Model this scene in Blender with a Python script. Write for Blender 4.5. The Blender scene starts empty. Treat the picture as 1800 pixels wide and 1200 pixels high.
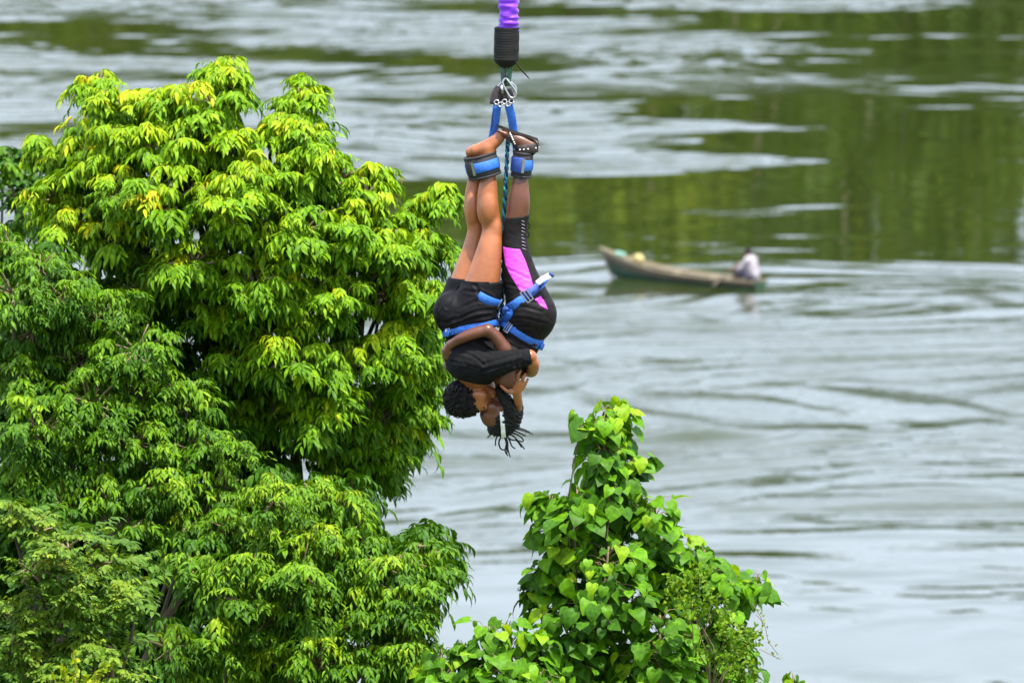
import bpy, math, random
import numpy as np
from mathutils import Vector, Matrix

random.seed(7)
rng = np.random.default_rng(11)
S = bpy.context.scene
COL = S.collection
rad = math.radians

# ------------------------------------------------------------------ camera
CAM_H = 20.0
PITCH = rad(6.9)
HFOV = rad(8.33)
FPX = 900.0 / math.tan(HFOV / 2)          # focal length in photo pixels
cam = bpy.data.cameras.new('camera')
cam_ob = bpy.data.objects.new('camera', cam)
COL.objects.link(cam_ob)
cam.sensor_width = 36.0
cam.lens = 18.0 / math.tan(HFOV / 2)
cam.clip_start = 0.5
cam.clip_end = 6000
cam_ob.location = (0, 0, CAM_H)
cam_ob.rotation_euler = (math.pi / 2 - PITCH, 0, 0)
cam.dof.use_dof = True
cam.dof.focus_distance = 41.0
cam.dof.aperture_fstop = 4.8
S.camera = cam_ob

# ------------------------------------------------------------------ sky, sun, exposure
SUN_EL, SUN_AZ = rad(66), rad(140)         # azimuth clockwise from +Y
world = bpy.data.worlds.new('World')
S.world = world
world.use_nodes = True
wn, wl = world.node_tree.nodes, world.node_tree.links
wn.clear()
w_out = wn.new('ShaderNodeOutputWorld')
w_bg = wn.new('ShaderNodeBackground')
w_sky = wn.new('ShaderNodeTexSky')
w_sky.sky_type = 'NISHITA'
w_sky.sun_disc = False
w_sky.sun_elevation = SUN_EL
w_sky.sun_rotation = SUN_AZ
w_sky.air_density = 1.0
w_sky.dust_density = 2.5
w_tc = wn.new('ShaderNodeTexCoord')
w_no = wn.new('ShaderNodeTexNoise')
w_no.inputs['Scale'].default_value = 2.2
w_no.inputs['Detail'].default_value = 6
w_ramp = wn.new('ShaderNodeValToRGB')
w_ramp.color_ramp.elements[0].position = 0.30
w_ramp.color_ramp.elements[0].color = (0.55, 0.55, 0.55, 1)
w_ramp.color_ramp.elements[1].position = 0.62
w_ramp.color_ramp.elements[1].color = (0.95, 0.95, 0.95, 1)
w_mix = wn.new('ShaderNodeMix')
w_mix.data_type = 'RGBA'
w_mix.inputs['B'].default_value = (10.1, 11.3, 13.7, 1)      # bright thin overcast
w_bg.inputs['Strength'].default_value = 0.10
wl.new(w_tc.outputs['Generated'], w_no.inputs['Vector'])
wl.new(w_no.outputs['Fac'], w_ramp.inputs['Fac'])
wl.new(w_ramp.outputs['Color'], w_mix.inputs['Factor'])
wl.new(w_sky.outputs['Color'], w_mix.inputs['A'])
wl.new(w_mix.outputs['Result'], w_bg.inputs['Color'])
wl.new(w_bg.outputs['Background'], w_out.inputs['Surface'])

sun = bpy.data.lights.new('sun', 'SUN')
sun.energy = 5.0
sun.angle = rad(1.5)
sun.color = (1.0, 0.95, 0.86)
sun_ob = bpy.data.objects.new('sun', sun)
COL.objects.link(sun_ob)
sd = Vector((math.sin(SUN_AZ) * math.cos(SUN_EL), math.cos(SUN_AZ) * math.cos(SUN_EL), math.sin(SUN_EL)))
sun_ob.rotation_euler = (-sd).to_track_quat('-Z', 'Y').to_euler()
sun_ob.location = (10, -10, 60)

vs = S.view_settings
vs.view_transform = 'Standard'
vs.look = 'None'
vs.gamma = 1.0
vs.use_curve_mapping = False
vs.exposure = 0.95
S.render.engine = 'CYCLES'
S.cycles.use_denoising = True
S.cycles.max_bounces = 8
S.cycles.diffuse_bounces = 2
S.cycles.transparent_max_bounces = 8
S.cycles.sample_clamp_indirect = 6

# ------------------------------------------------------------------ helpers
cP, sP = math.cos(PITCH), math.sin(PITCH)

def P(px, py, Y):
    """the point that stands Y metres ahead and shows at photo pixel (px, py)"""
    u, v = (px - 900) / FPX, -(py - 600) / FPX
    dy, dz = cP + v * sP, -sP + v * cP
    t = Y / dy
    return np.array((u * t, Y, CAM_H + dz * t))

def on_water(px, py, z=0.0):
    u, v = (px - 900) / FPX, -(py - 600) / FPX
    dy, dz = cP + v * sP, -sP + v * cP
    t = (z - CAM_H) / dz
    return np.array((u * t, dy * t, z))

def to_px(p):
    """photo pixel and depth of world points (N,3)"""
    x, y, z = p[:, 0], p[:, 1], p[:, 2] - CAM_H
    f = y * cP - z * sP
    up = y * sP + z * cP
    return 900 + FPX * x / f, 600 - FPX * up / f, f

def tag(o, label=None, cat=None, group=None, kind=None):
    if label: o['label'] = label
    if cat: o['category'] = cat
    if group: o['group'] = group
    if kind: o['kind'] = kind
    return o

def empty(name, loc, label, cat, group=None):
    o = bpy.data.objects.new(name, None)
    COL.objects.link(o)
    o.location = loc
    o.empty_display_size = 0.1
    return tag(o, label, cat, group)

def root_loc(o):
    while o.parent: o = o.parent
    return np.array(o.location)

def raw_mesh(name, V, F, smooth=True):
    """fast mesh from arrays: V (N,3), F a list of faces or an (M,k) array"""
    me = bpy.data.meshes.new(name)
    V = np.asarray(V, dtype=np.float32)
    if isinstance(F, np.ndarray):
        M, k = F.shape
        me.vertices.add(len(V))
        me.vertices.foreach_set('co', V.ravel())
        me.loops.add(M * k)
        me.loops.foreach_set('vertex_index', F.astype(np.int32).ravel())
        me.polygons.add(M)
        me.polygons.foreach_set('loop_start', np.arange(0, M * k, k, dtype=np.int32))
        me.polygons.foreach_set('loop_total', np.full(M, k, dtype=np.int32))
        me.update(calc_edges=True)
    else:
        me.from_pydata([tuple(map(float, v)) for v in V], [], [tuple(map(int, f)) for f in F])
        me.update()
    if smooth:
        me.polygons.foreach_set('use_smooth', np.ones(len(me.polygons), dtype=bool))
    return me

def obj(name, V, F, mat, parent=None, smooth=True, loc=None):
    """V in world coordinates; the object keeps its root's origin"""
    V = np.asarray(V, dtype=np.float64)
    if parent is not None:
        off = root_loc(parent)
    else:
        off = np.array(loc) if loc is not None else np.array((V[:, 0].mean(), V[:, 1].mean(), V[:, 2].min()))
    me = raw_mesh(name, V - off, F, smooth)
    if mat is not None: me.materials.append(mat)
    o = bpy.data.objects.new(name, me)
    COL.objects.link(o)
    if parent is not None: o.parent = parent
    else: o.location = off
    return o

class MB:
    """collects several simple shapes into one mesh"""
    def __init__(s): s.V, s.F = [], []
    def add(s, V, F):
        n = len(s.V)
        s.V += [tuple(map(float, v)) for v in V]
        s.F += [tuple(int(i) + n for i in f) for f in F]
        return s
    def build(s, name, mat, parent=None, smooth=True, loc=None):
        return obj(name, np.array(s.V), s.F, mat, parent, smooth, loc)

def unit(v):
    v = np.asarray(v, dtype=float)
    return v / (np.linalg.norm(v) + 1e-12)

def smooth_path(pts, n):
    """Catmull-Rom through pts"""
    pts = np.asarray(pts, float)
    q = np.vstack([2 * pts[0] - pts[1], pts, 2 * pts[-1] - pts[-2]])
    out = []
    m = len(pts) - 1
    for i in range(n):
        s = i / (n - 1) * m
        k = min(int(s), m - 1); t = s - k
        a, b, c, d = q[k], q[k + 1], q[k + 2], q[k + 3]
        out.append(0.5 * (2 * b + (c - a) * t + (2 * a - 5 * b + 4 * c - d) * t * t + (3 * b - a - 3 * c + d) * t ** 3))
    return np.array(out)

def tube(pts, r, n=8, cap=True):
    pts = np.asarray(pts, float)
    m = len(pts)
    r = np.full(m, r) if np.isscalar(r) else np.asarray(r, float)
    T = np.gradient(pts, axis=0)
    ref = np.array((0.31, 0.9, 0.22))
    V = []; u = None
    for i in range(m):
        t = unit(T[i])
        if u is None: u = unit(np.cross(t, ref))
        u = unit(u - t * np.dot(u, t)); w = np.cross(t, u)
        for j in range(n):
            a = 2 * math.pi * j / n
            V.append(pts[i] + r[i] * (math.cos(a) * u + math.sin(a) * w))
    F = [(i * n + j, i * n + (j + 1) % n, (i + 1) * n + (j + 1) % n, (i + 1) * n + j) for i in range(m - 1) for j in range(n)]
    if cap:
        F += [tuple(range(n - 1, -1, -1)), tuple((m - 1) * n + j for j in range(n))]
    return V, F

def ribbon(pts, nrm, w, t, closed=False):
    """flat strap: pts its centre line, nrm its outward normals, w width, t thickness"""
    pts = np.asarray(pts, float); nrm = np.asarray(nrm, float)
    if nrm.ndim == 1: nrm = np.tile(nrm, (len(pts), 1))
    m = len(pts)
    if closed: T = np.roll(pts, -1, 0) - np.roll(pts, 1, 0)
    else: T = np.gradient(pts, axis=0)
    V = []
    for i in range(m):
        tt = unit(T[i]); b = unit(np.cross(tt, nrm[i])); n_ = np.cross(b, tt)
        for (x, y) in ((-.5, -.5), (-.42, .5), (.42, .5), (.5, -.5)):
            V.append(pts[i] + b * w * x + n_ * t * y)
    F = []
    for i in range(m if closed else m - 1):
        k = (i + 1) % m
        for j in range(4):
            F.append((i * 4 + j, i * 4 + (j + 1) % 4, k * 4 + (j + 1) % 4, k * 4 + j))
    if not closed: F += [(3, 2, 1, 0), tuple((m - 1) * 4 + j for j in range(4))]
    return V, F

def box(c, ax, ay, az, hx, hy, hz):
    c, ax, ay, az = map(np.asarray, (c, ax, ay, az))
    V = [c + ax * hx * i + ay * hy * j + az * hz * k for k in (-1, 1) for j in (-1, 1) for i in (-1, 1)]
    F = [(0, 2, 3, 1), (4, 5, 7, 6), (0, 1, 5, 4), (2, 6, 7, 3), (0, 4, 6, 2), (1, 3, 7, 5)]
    return V, F

def fft_field(shape, cell, lo, hi, power=0.0, stretch=(1.0, 1.0), seed=0):
    """random smooth field with wavelengths between lo and hi metres, unit deviation"""
    g = np.random.default_rng(seed)
    n = g.standard_normal(shape)
    ky = np.fft.fftfreq(shape[0], cell[0])[:, None] * stretch[0]
    kx = np.fft.fftfreq(shape[1], cell[1])[None, :] * stretch[1]
    k = np.sqrt(kx * kx + ky * ky) + 1e-9
    w = np.exp(-(k * lo) ** 4) * (1 - np.exp(-(k * hi) ** 4)) * k ** (-power)
    f = np.real(np.fft.ifft2(np.fft.fft2(n) * w))
    return f / f.std()

# ------------------------------------------------------------------ materials
def mat_new(name):
    m = bpy.data.materials.new(name)
    m.use_nodes = True
    nt = m.node_tree
    return m, nt, nt.nodes['Principled BSDF'], nt.nodes['Material Output']

def simple(name, col, rough=0.6, spec=0.5, metal=0.0, var=0.15, scale=40.0, bump=0.0, bscale=200.0, sheen=0.0, sss=0.0, stretch=None):
    m, nt, b, o = mat_new(name)
    N, L = nt.nodes, nt.links
    tc = N.new('ShaderNodeTexCoord')
    src = tc.outputs['Object']
    if stretch:
        mp = N.new('ShaderNodeMapping'); mp.inputs['Scale'].default_value = stretch
        L.new(src, mp.inputs['Vector']); src = mp.outputs['Vector']
    no = N.new('ShaderNodeTexNoise')
    no.inputs['Scale'].default_value = scale; no.inputs['Detail'].default_value = 4
    L.new(src, no.inputs['Vector'])
    hs = N.new('ShaderNodeMapRange')
    hs.inputs['From Min'].default_value = 0.25; hs.inputs['From Max'].default_value = 0.75
    hs.inputs['To Min'].default_value = 1 - var; hs.inputs['To Max'].default_value = 1 + var
    L.new(no.outputs['Fac'], hs.inputs['Value'])
    mul = N.new('ShaderNodeVectorMath'); mul.operation = 'SCALE'
    mul.inputs[0].default_value = col[:3]
    L.new(hs.outputs['Result'], mul.inputs['Scale'])
    L.new(mul.outputs['Vector'], b.inputs['Base Color'])
    b.inputs['Roughness'].default_value = rough
    b.inputs['Metallic'].default_value = metal
    b.inputs['Specular IOR Level'].default_value = spec
    if sheen: b.inputs['Sheen Weight'].default_value = sheen
    if sss:
        b.inputs['Subsurface Weight'].default_value = sss
        b.inputs['Subsurface Radius'].default_value = (0.012, 0.004, 0.002)
        b.inputs['Subsurface Scale'].default_value = 1.0
    if bump:
        n2 = N.new('ShaderNodeTexNoise'); n2.inputs['Scale'].default_value = bscale; n2.inputs['Detail'].default_value = 3
        L.new(src, n2.inputs['Vector'])
        bp = N.new('ShaderNodeBump'); bp.inputs['Strength'].default_value = 0.6; bp.inputs['Distance'].default_value = bump
        L.new(n2.outputs['Fac'], bp.inputs['Height'])
        L.new(bp.outputs['Normal'], b.inputs['Normal'])
    return m

def leaf_mat(name, stops, rough=0.5, trans=0.26, spec=0.16):
    """leaf colour from the leaf's own age ('tone'); light shines through the blade"""
    m, nt, b, o = mat_new(name)
    N, L = nt.nodes, nt.links
    at = N.new('ShaderNodeAttribute'); at.attribute_name = 'tone'
    rp = N.new('ShaderNodeValToRGB')
    els = rp.color_ramp.elements
    while len(els) < len(stops): els.new(0.5)
    for e, (p, c) in zip(els, stops): e.position = p; e.color = (*c, 1)
    L.new(at.outputs['Fac'], rp.inputs['Fac'])
    geo = N.new('ShaderNodeNewGeometry')
    bl = N.new('ShaderNodeTexNoise'); bl.inputs['Scale'].default_value = 38; bl.inputs['Detail'].default_value = 3
    L.new(geo.outputs['Position'], bl.inputs['Vector'])
    bm_ = N.new('ShaderNodeMapRange'); bm_.inputs['From Min'].default_value = .3; bm_.inputs['From Max'].default_value = .7
    bm_.inputs['To Min'].default_value = .62; bm_.inputs['To Max'].default_value = 1.25
    L.new(bl.outputs['Fac'], bm_.inputs['Value'])
    sc_ = N.new('ShaderNodeVectorMath'); sc_.operation = 'SCALE'
    L.new(rp.outputs['Color'], sc_.inputs[0]); L.new(bm_.outputs['Result'], sc_.inputs['Scale'])
    L.new(sc_.outputs['Vector'], b.inputs['Base Color'])
    b.inputs['Roughness'].default_value = rough
    b.inputs['Specular IOR Level'].default_value = spec
    tr = N.new('ShaderNodeBsdfTranslucent')
    ga = N.new('ShaderNodeMixRGB'); ga.blend_type = 'MULTIPLY'; ga.inputs['Fac'].default_value = 1
    ga.inputs['Color2'].default_value = (1.5, 1.35, 0.55, 1)
    L.new(sc_.outputs['Vector'], ga.inputs['Color1'])
    L.new(ga.outputs['Color'], tr.inputs['Color'])
    mx = N.new('ShaderNodeMixShader'); mx.inputs['Fac'].default_value = trans
    L.new(b.outputs['BSDF'], mx.inputs[1]); L.new(tr.outputs['BSDF'], mx.inputs[2])
    L.new(mx.outputs['Shader'], o.inputs['Surface'])
    return m

M = {}
M['bark'] = simple('bark', (0.075, 0.055, 0.035), 0.9, var=0.4, scale=14, bump=0.01, bscale=30, stretch=(1, 1, 0.25))
M['twig'] = simple('twig', (0.16, 0.12, 0.06), 0.85, var=0.3, scale=20)
M['soil'] = simple('soil', (0.10, 0.08, 0.045), 0.95, var=0.5, scale=0.6, bump=0.05, bscale=3)
M['leaf_bright'] = leaf_mat('leaf_bright', [(0.0, (0.022, 0.068, 0.003)), (0.40, (0.058, 0.160, 0.003)), (0.66, (0.150, 0.305, 0.004)), (0.90, (0.31, 0.42, 0.005)), (1.0, (0.46, 0.40, 0.008))])
M['leaf_dark'] = leaf_mat('leaf_dark', [(0.0, (0.010, 0.036, 0.003)), (0.5, (0.038, 0.115, 0.003)), (0.82, (0.115, 0.24, 0.004)), (1.0, (0.24, 0.33, 0.008))], trans=0.22)
M['leaf_olive'] = leaf_mat('leaf_olive', [(0.0, (0.018, 0.055, 0.008)), (0.5, (0.065, 0.150, 0.012)), (0.9, (0.19, 0.28, 0.02)), (1.0, (0.34, 0.34, 0.04))], trans=0.3)
M['leaf_heart'] = leaf_mat('leaf_heart', [(0.0, (0.022, 0.075, 0.012)), (0.5, (0.058, 0.165, 0.008)), (0.85, (0.125, 0.30, 0.006)), (1.0, (0.26, 0.40, 0.010))], trans=0.36)
M['leaf_yellow'] = leaf_mat('leaf_yellow', [(0.0, (0.070, 0.165, 0.006)), (0.6, (0.24, 0.33, 0.008)), (1.0, (0.42, 0.44, 0.02))], trans=0.4)
M['leaf_far'] = leaf_mat('leaf_far', [(0.0, (0.012, 0.032, 0.002)), (0.5, (0.050, 0.092, 0.002)), (1.0, (0.17, 0.21, 0.004))], rough=0.6, trans=0.25)

# ------------------------------------------------------------------ the river
def make_water():
    xs_d = np.arange(-26, 26.01, 0.20)
    ys_d = np.arange(108, 296, 0.24)
    ny, nx = len(ys_d), len(xs_d)
    X, Y = np.meshgrid(xs_d, ys_d)
    px, py, _ = to_px(np.stack([X.ravel(), Y.ravel(), 0 * X.ravel()], 1))
    px, py = px.reshape(X.shape), py.reshape(X.shape)
    cell = (0.24, 0.20)
    warp = fft_field(X.shape, cell, 5, 60, 1.4, (0.6, 1.6), 3)
    warp2 = fft_field(X.shape, cell, 1.2, 12, 1.0, (0.8, 1.8), 4)
    qy = py + 17 * warp + 6 * warp2
    qx = px + 70 * warp
    def seg(pts, half):
        xs_, ys_ = zip(*pts)
        c = np.interp(qx, xs_, ys_)
        h = np.interp(qx, xs_, half)
        inside = 1 / (1 + np.exp(-(h - np.abs(qy - c)) / 8.5))
        ends = 1 / (1 + np.exp(-(qx - xs_[0]) / 25.0)) * 1 / (1 + np.exp((qx - xs_[-1]) / 25.0))
        return inside * ends
    calm = np.zeros_like(px)
    # slicks of smooth water between the wind-ruffled tongues
    calm = np.maximum(calm, seg([(560, 370), (700, 378), (1000, 390), (1120, 375), (1260, 345), (1500, 340), (2000, 345)], [30, 68, 90, 105, 140, 150, 145]))
    calm = np.maximum(calm, seg([(-400, 55), (0, 68), (300, 84), (600, 104), (860, 124), (1110, 142)], [22, 20, 22, 20, 17, 4]))
    calm = np.maximum(calm, seg([(1180, 118), (1400, 126), (1600, 134), (2100, 140)], [5, 15, 17, 16]))
    calm = np.maximum(calm, seg([(1120, 60), (1300, 40), (1500, 38), (2100, 44)], [4, 34, 44, 44]))
    calm = np.maximum(calm, seg([(620, 4), (760, 2), (1010, 6), (1100, 5)], [4, 14, 20, 4]))
    calm = np.maximum(calm, seg([(950, 165), (1250, 190), (1500, 192), (2000, 205)], [2, 5, 11, 14]))
    calm = np.maximum(calm, 0.8 * seg([(90, 22), (220, 26), (420, 42), (560, 44)], [2, 8, 9, 3]))
    calm = np.maximum(calm, 0.55 * seg([(1000, 610), (1150, 640), (1450, 690), (1560, 745)], [6, 22, 34, 6]))
    gust = fft_field(X.shape, cell, 1.6, 9, 0.6, (1.0, 3.0), 41)          # cat's-paws crossing the slicks
    calm = calm * (1 - 0.16 * np.clip(gust - 1.0, 0, 1.2)) * (1 - 0.06 * np.clip((py - 380) / 110, 0, 1))
    ripple = 1 - calm
    low = np.clip((py - 740) / 360, 0, 1)                    # sheltered water towards the near bank
    ripple *= 1 - 0.80 * low * low * (3 - 2 * low)
    patch = fft_field(X.shape, cell, 5, 40, 0.8, (0.8, 2.2), 9)
    ripple *= np.clip(1 + 0.42 * patch, 0.25, 1.8)
    ripple = np.clip(ripple, 0.035, 1.5)
    wave = (0.026 * fft_field(X.shape, cell, 2.4, 8, 0.3, (1.0, 2.2), 21)
            + 0.024 * fft_field(X.shape, cell, 1.1, 2.7, 0.2, (1.0, 2.0), 22)
            + 0.0085 * fft_field(X.shape, cell, 0.65, 1.4, 0.0, (1.0, 1.7), 23))
    # currents bend the wave trains
    wy = 2.6 * fft_field(X.shape, cell, 9, 45, 1.2, (1.0, 1.3), 31) / 0.24
    wx = 3.5 * fft_field(X.shape, cell, 9, 45, 1.2, (1.0, 1.3), 32) / 0.20
    iy = np.clip(np.arange(ny)[:, None] + wy, 0, ny - 1.001); ix = np.clip(np.arange(nx)[None, :] + wx, 0, nx - 1.001)
    y0, x0 = iy.astype(int), ix.astype(int); fy, fx = iy - y0, ix - x0
    wave = ((wave[y0, x0] * (1 - fx) + wave[y0, x0 + 1] * fx) * (1 - fy) + (wave[y0 + 1, x0] * (1 - fx) + wave[y0 + 1, x0 + 1] * fx) * fy)
    edge = np.minimum.reduce([X + 26, 26 - X, Y - 108, 295.8 - Y])
    Z = wave * ripple * np.clip(edge / 3, 0, 1)
    out = [-2500, -900, -350, -140, -60, -34]
    xs = np.concatenate([out, xs_d, [-v for v in out[::-1]]])
    ys = np.concatenate([[-300, -60, 20, 60, 90, 102], ys_d, [302, 325, 370, 450, 600, 900]])
    GX, GY = np.meshgrid(xs, ys)
    GZ = np.zeros_like(GX); GR = np.full_like(GX, 0.6)
    GZ[6:6 + ny, 6:6 + nx] = Z
    GR[6:6 + ny, 6:6 + nx] = ripple
    R_, C_ = GX.shape
    idx = np.arange(R_ * C_).reshape(R_, C_)
    F = np.stack([idx[:-1, :-1], idx[:-1, 1:], idx[1:, 1:], idx[1:, :-1]], -1).reshape(-1, 4)
    V = np.stack([GX, GY, GZ], -1).reshape(-1, 3)
    m, nt, b, o = mat_new('river_water')
    N, L = nt.nodes, nt.links
    b.inputs['Base Color'].default_value = (0.022, 0.032, 0.007, 1)
    b.inputs['IOR'].default_value = 1.48
    b.inputs['Specular IOR Level'].default_value = 0.5
    at = N.new('ShaderNodeAttribute'); at.attribute_name = 'ripple'
    mr = N.new('ShaderNodeMapRange')
    mr.inputs['From Min'].default_value = 0.05; mr.inputs['From Max'].default_value = 1.1
    mr.inputs['To Min'].default_value = 0.02; mr.inputs['To Max'].default_value = 0.11
    L.new(at.outputs['Fac'], mr.inputs['Value']); L.new(mr.outputs['Result'], b.inputs['Roughness'])
    tc = N.new('ShaderNodeTexCoord')
    no = N.new('ShaderNodeTexNoise'); no.inputs['Scale'].default_value = 2.2; no.inputs['Detail'].default_value = 3
    L.new(tc.outputs['Object'], no.inputs['Vector'])
    bp = N.new('ShaderNodeBump'); bp.inputs['Distance'].default_value = 0.03
    L.new(no.outputs['Fac'], bp.inputs['Height']); 
    ms = N.new('ShaderNodeMath'); ms.operation = 'MULTIPLY'; ms.inputs[1].default_value = 0.8
    L.new(at.outputs['Fac'], ms.inputs[0]); L.new(ms.outputs['Value'], bp.inputs['Strength'])
    L.new(bp.outputs['Normal'], b.inputs['Normal'])
    w = obj('river_water', V, F, m, loc=(0, 0, 0))
    a = w.data.attributes.new('ripple', 'FLOAT', 'POINT')
    a.data.foreach_set('value', GR.ravel().astype(np.float32))
    tag(w, 'grey green river with wind ripples and smooth green slicks', 'river', kind='structure')
make_water()

def terrain(name, xs, ys, fz, label, mat):
    GX, GY = np.meshgrid(xs, ys)
    GZ = fz(GX, GY)
    R_, C_ = GX.shape
    idx = np.arange(R_ * C_).reshape(R_, C_)
    F = np.stack([idx[:-1, :-1], idx[:-1, 1:], idx[1:, 1:], idx[1:, :-1]], -1).reshape(-1, 4)
    o = obj(name, np.stack([GX, GY, GZ], -1).reshape(-1, 3), F, mat, loc=(0, 0, 0))
    return tag(o, label, 'terrain', kind='structure')

def near_z(x, y):
    base = np.interp(y, [-200, 1, 6, 16, 30, 48, 62, 78], [17.5, 17.3, 16.0, 8.5, 4.0, 2.6, 1.2, -2.0])
    return base + 0.5 * np.sin(x * 0.31 + y * 0.17) * np.clip((y - 8) / 15, 0, 1)
M['grass_ground'] = simple('bank_ground', (0.06, 0.09, 0.03), 0.95, var=0.5, scale=0.8, bump=0.05, bscale=4)
terrain('riverbank', np.linspace(-220, 220, 90), np.concatenate([np.linspace(-150, 0, 10), np.linspace(2, 80, 50)]), near_z, 'green bank under the near trees', M['grass_ground'])
def far_z(x, y):
    return np.interp(y, [470, 480, 500, 530, 600, 800, 1600], [-1.5, 0.5, 11, 23, 27, 30, 40]) + 1.2 * np.sin(x * 0.045) * np.clip((y - 480) / 40, 0, 1)
terrain('far_riverbank', np.linspace(-1500, 1500, 120), np.array([470, 480, 490, 500, 530, 560, 650, 800, 1200, 1600]), far_z, 'wooded bank across the river', M['grass_ground'])

# ------------------------------------------------------------------ leaves
def blade_template(kind):
    if kind == 'lance':
        st = [(.22, .22, .40), (.5, .5, .5), (.78, .78, .30)]; zz = [0, .03, .02, -.05, -.17]
    elif kind == 'oval':
        st = [(.25, .25, .45), (.55, .55, .5), (.82, .82, .33)]; zz = [0, .02, .01, -.03, -.08]
    else:  # heart: lobes reach back past the stalk
        st = [(.06, -.13, .26), (.20, .08, .50), (.45, .42, .50), (.74, .73, .28)]; zz = [0, .02, .04, .03, -.04, -.18]
    k = len(st)
    V = [(0, 0, 0)] + [(c[0], 0, z) for c, z in zip(st, zz[1:])] + [(1, 0, zz[-1])]
    for s in (-1, 1):
        for c, z in zip(st, zz[1:]): V.append((c[1], s * c[2], z + .10 * c[2]))
    F = []
    for s, o in ((-1, k + 2), (1, 2 * k + 2)):
        a = [(0, 1, o)]
        for i in range(k - 1):
            a += [(i + 1, i + 2, o + i + 1), (i + 1, o + i + 1, o + i)]
        a += [(k, k + 1, o + k - 1)]
        F += a if s > 0 else [f[::-1] for f in a]
    return np.array(V, float), np.array(F)
TEMPL = {k: blade_template(k) for k in ('lance', 'oval', 'heart')}

class Leaves:
    def __init__(s, kind): s.kind = kind; s.p, s.a, s.n, s.L, s.W, s.t = [], [], [], [], [], []; s.curl = (.2, 2.4)
    def add(s, p, a, n, L, W, t):
        s.p.append(p); s.a.append(a); s.n.append(n); s.L.append(L); s.W.append(W); s.t.append(t)
    def arrays(s):
        cat = lambda q: np.concatenate([np.atleast_1d(x) if np.ndim(x) < 2 else x for x in q])
        p, a, n = (np.concatenate(q) for q in (s.p, s.a, s.n))
        a = a / np.linalg.norm(a, axis=1, keepdims=True)
        n = n - a * np.sum(n * a, 1, keepdims=True)
        n = n / (np.linalg.norm(n, axis=1, keepdims=True) + 1e-9)
        return p, a, n, cat(s.L), cat(s.W), np.clip(cat(s.t), 0, 1)
    def build(s, parent, mat, singles=300):
        p, a, n, L, W, t = s.arrays()
        b = np.cross(n, a)
        cu = L * rng.uniform(s.curl[0], s.curl[1], len(L))
        TV, TF = TEMPL[s.kind]
        chosen = np.zeros(len(p), bool)
        if singles:
            c = p + a * L[:, None] * 0.5
            x, y, f = to_px(c)
            cell = np.floor(x / 14).astype(int) * 10000 + np.floor(y / 14).astype(int)
            view = unit_rows(c - np.array((0, 0, CAM_H)))
            area = L * W * np.abs(np.sum(n * view, 1)) / f ** 2
            ok = (x > -10) & (x < 1810) & (y > -10) & (y < 1205)
            order = np.lexsort((f, cell))
            first = np.ones(len(order), bool); first[1:] = cell[order][1:] != cell[order][:-1]
            front = order[first]; front = front[ok[front]]
            best = front[np.argsort(-area[front])][:singles]
            chosen[best] = True
            variants = []
            for q in range(8):
                me = raw_mesh('leaf', TV, TF)
                me.materials.append(mat)
                at = me.attributes.new('tone', 'FLOAT', 'POINT')
                at.data.foreach_set('value', np.full(len(TV), (q + .5) / 8, np.float32))
                variants.append(me)
            off = root_loc(parent)
            for i in best:
                o = bpy.data.objects.new('leaf', variants[min(7, int(t[i] * 8))])
                COL.objects.link(o)
                o.parent = parent
                o.matrix_local = Matrix(((a[i][0] * L[i], b[i][0] * W[i], n[i][0] * cu[i], p[i][0] - off[0]),
                                         (a[i][1] * L[i], b[i][1] * W[i], n[i][1] * cu[i], p[i][1] - off[1]),
                                         (a[i][2] * L[i], b[i][2] * W[i], n[i][2] * cu[i], p[i][2] - off[2]), (0, 0, 0, 1)))
        k = ~chosen
        V = (p[k][:, None, :] + (a[k] * L[k][:, None])[:, None, :] * TV[None, :, 0:1]
             + (b[k] * W[k][:, None])[:, None, :] * TV[None, :, 1:2] + (n[k] * cu[k][:, None])[:, None, :] * TV[None, :, 2:3])
        m_ = V.shape[0]
        F = (TF[None] + (np.arange(m_) * len(TV))[:, None, None]).reshape(-1, 3)
        o = obj('crown', V.reshape(-1, 3), F, mat, parent)
        at = o.data.attributes.new('tone', 'FLOAT', 'POINT')
        at.data.foreach_set('value', np.repeat(t[k], len(TV)).astype(np.float32))
        tag(o, kind='stuff')
        return o

def unit_rows(a): return a / (np.linalg.norm(a, axis=1, keepdims=True) + 1e-9)
def rdir(n):
    return unit_rows(rng.standard_normal((n, 3)))

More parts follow.
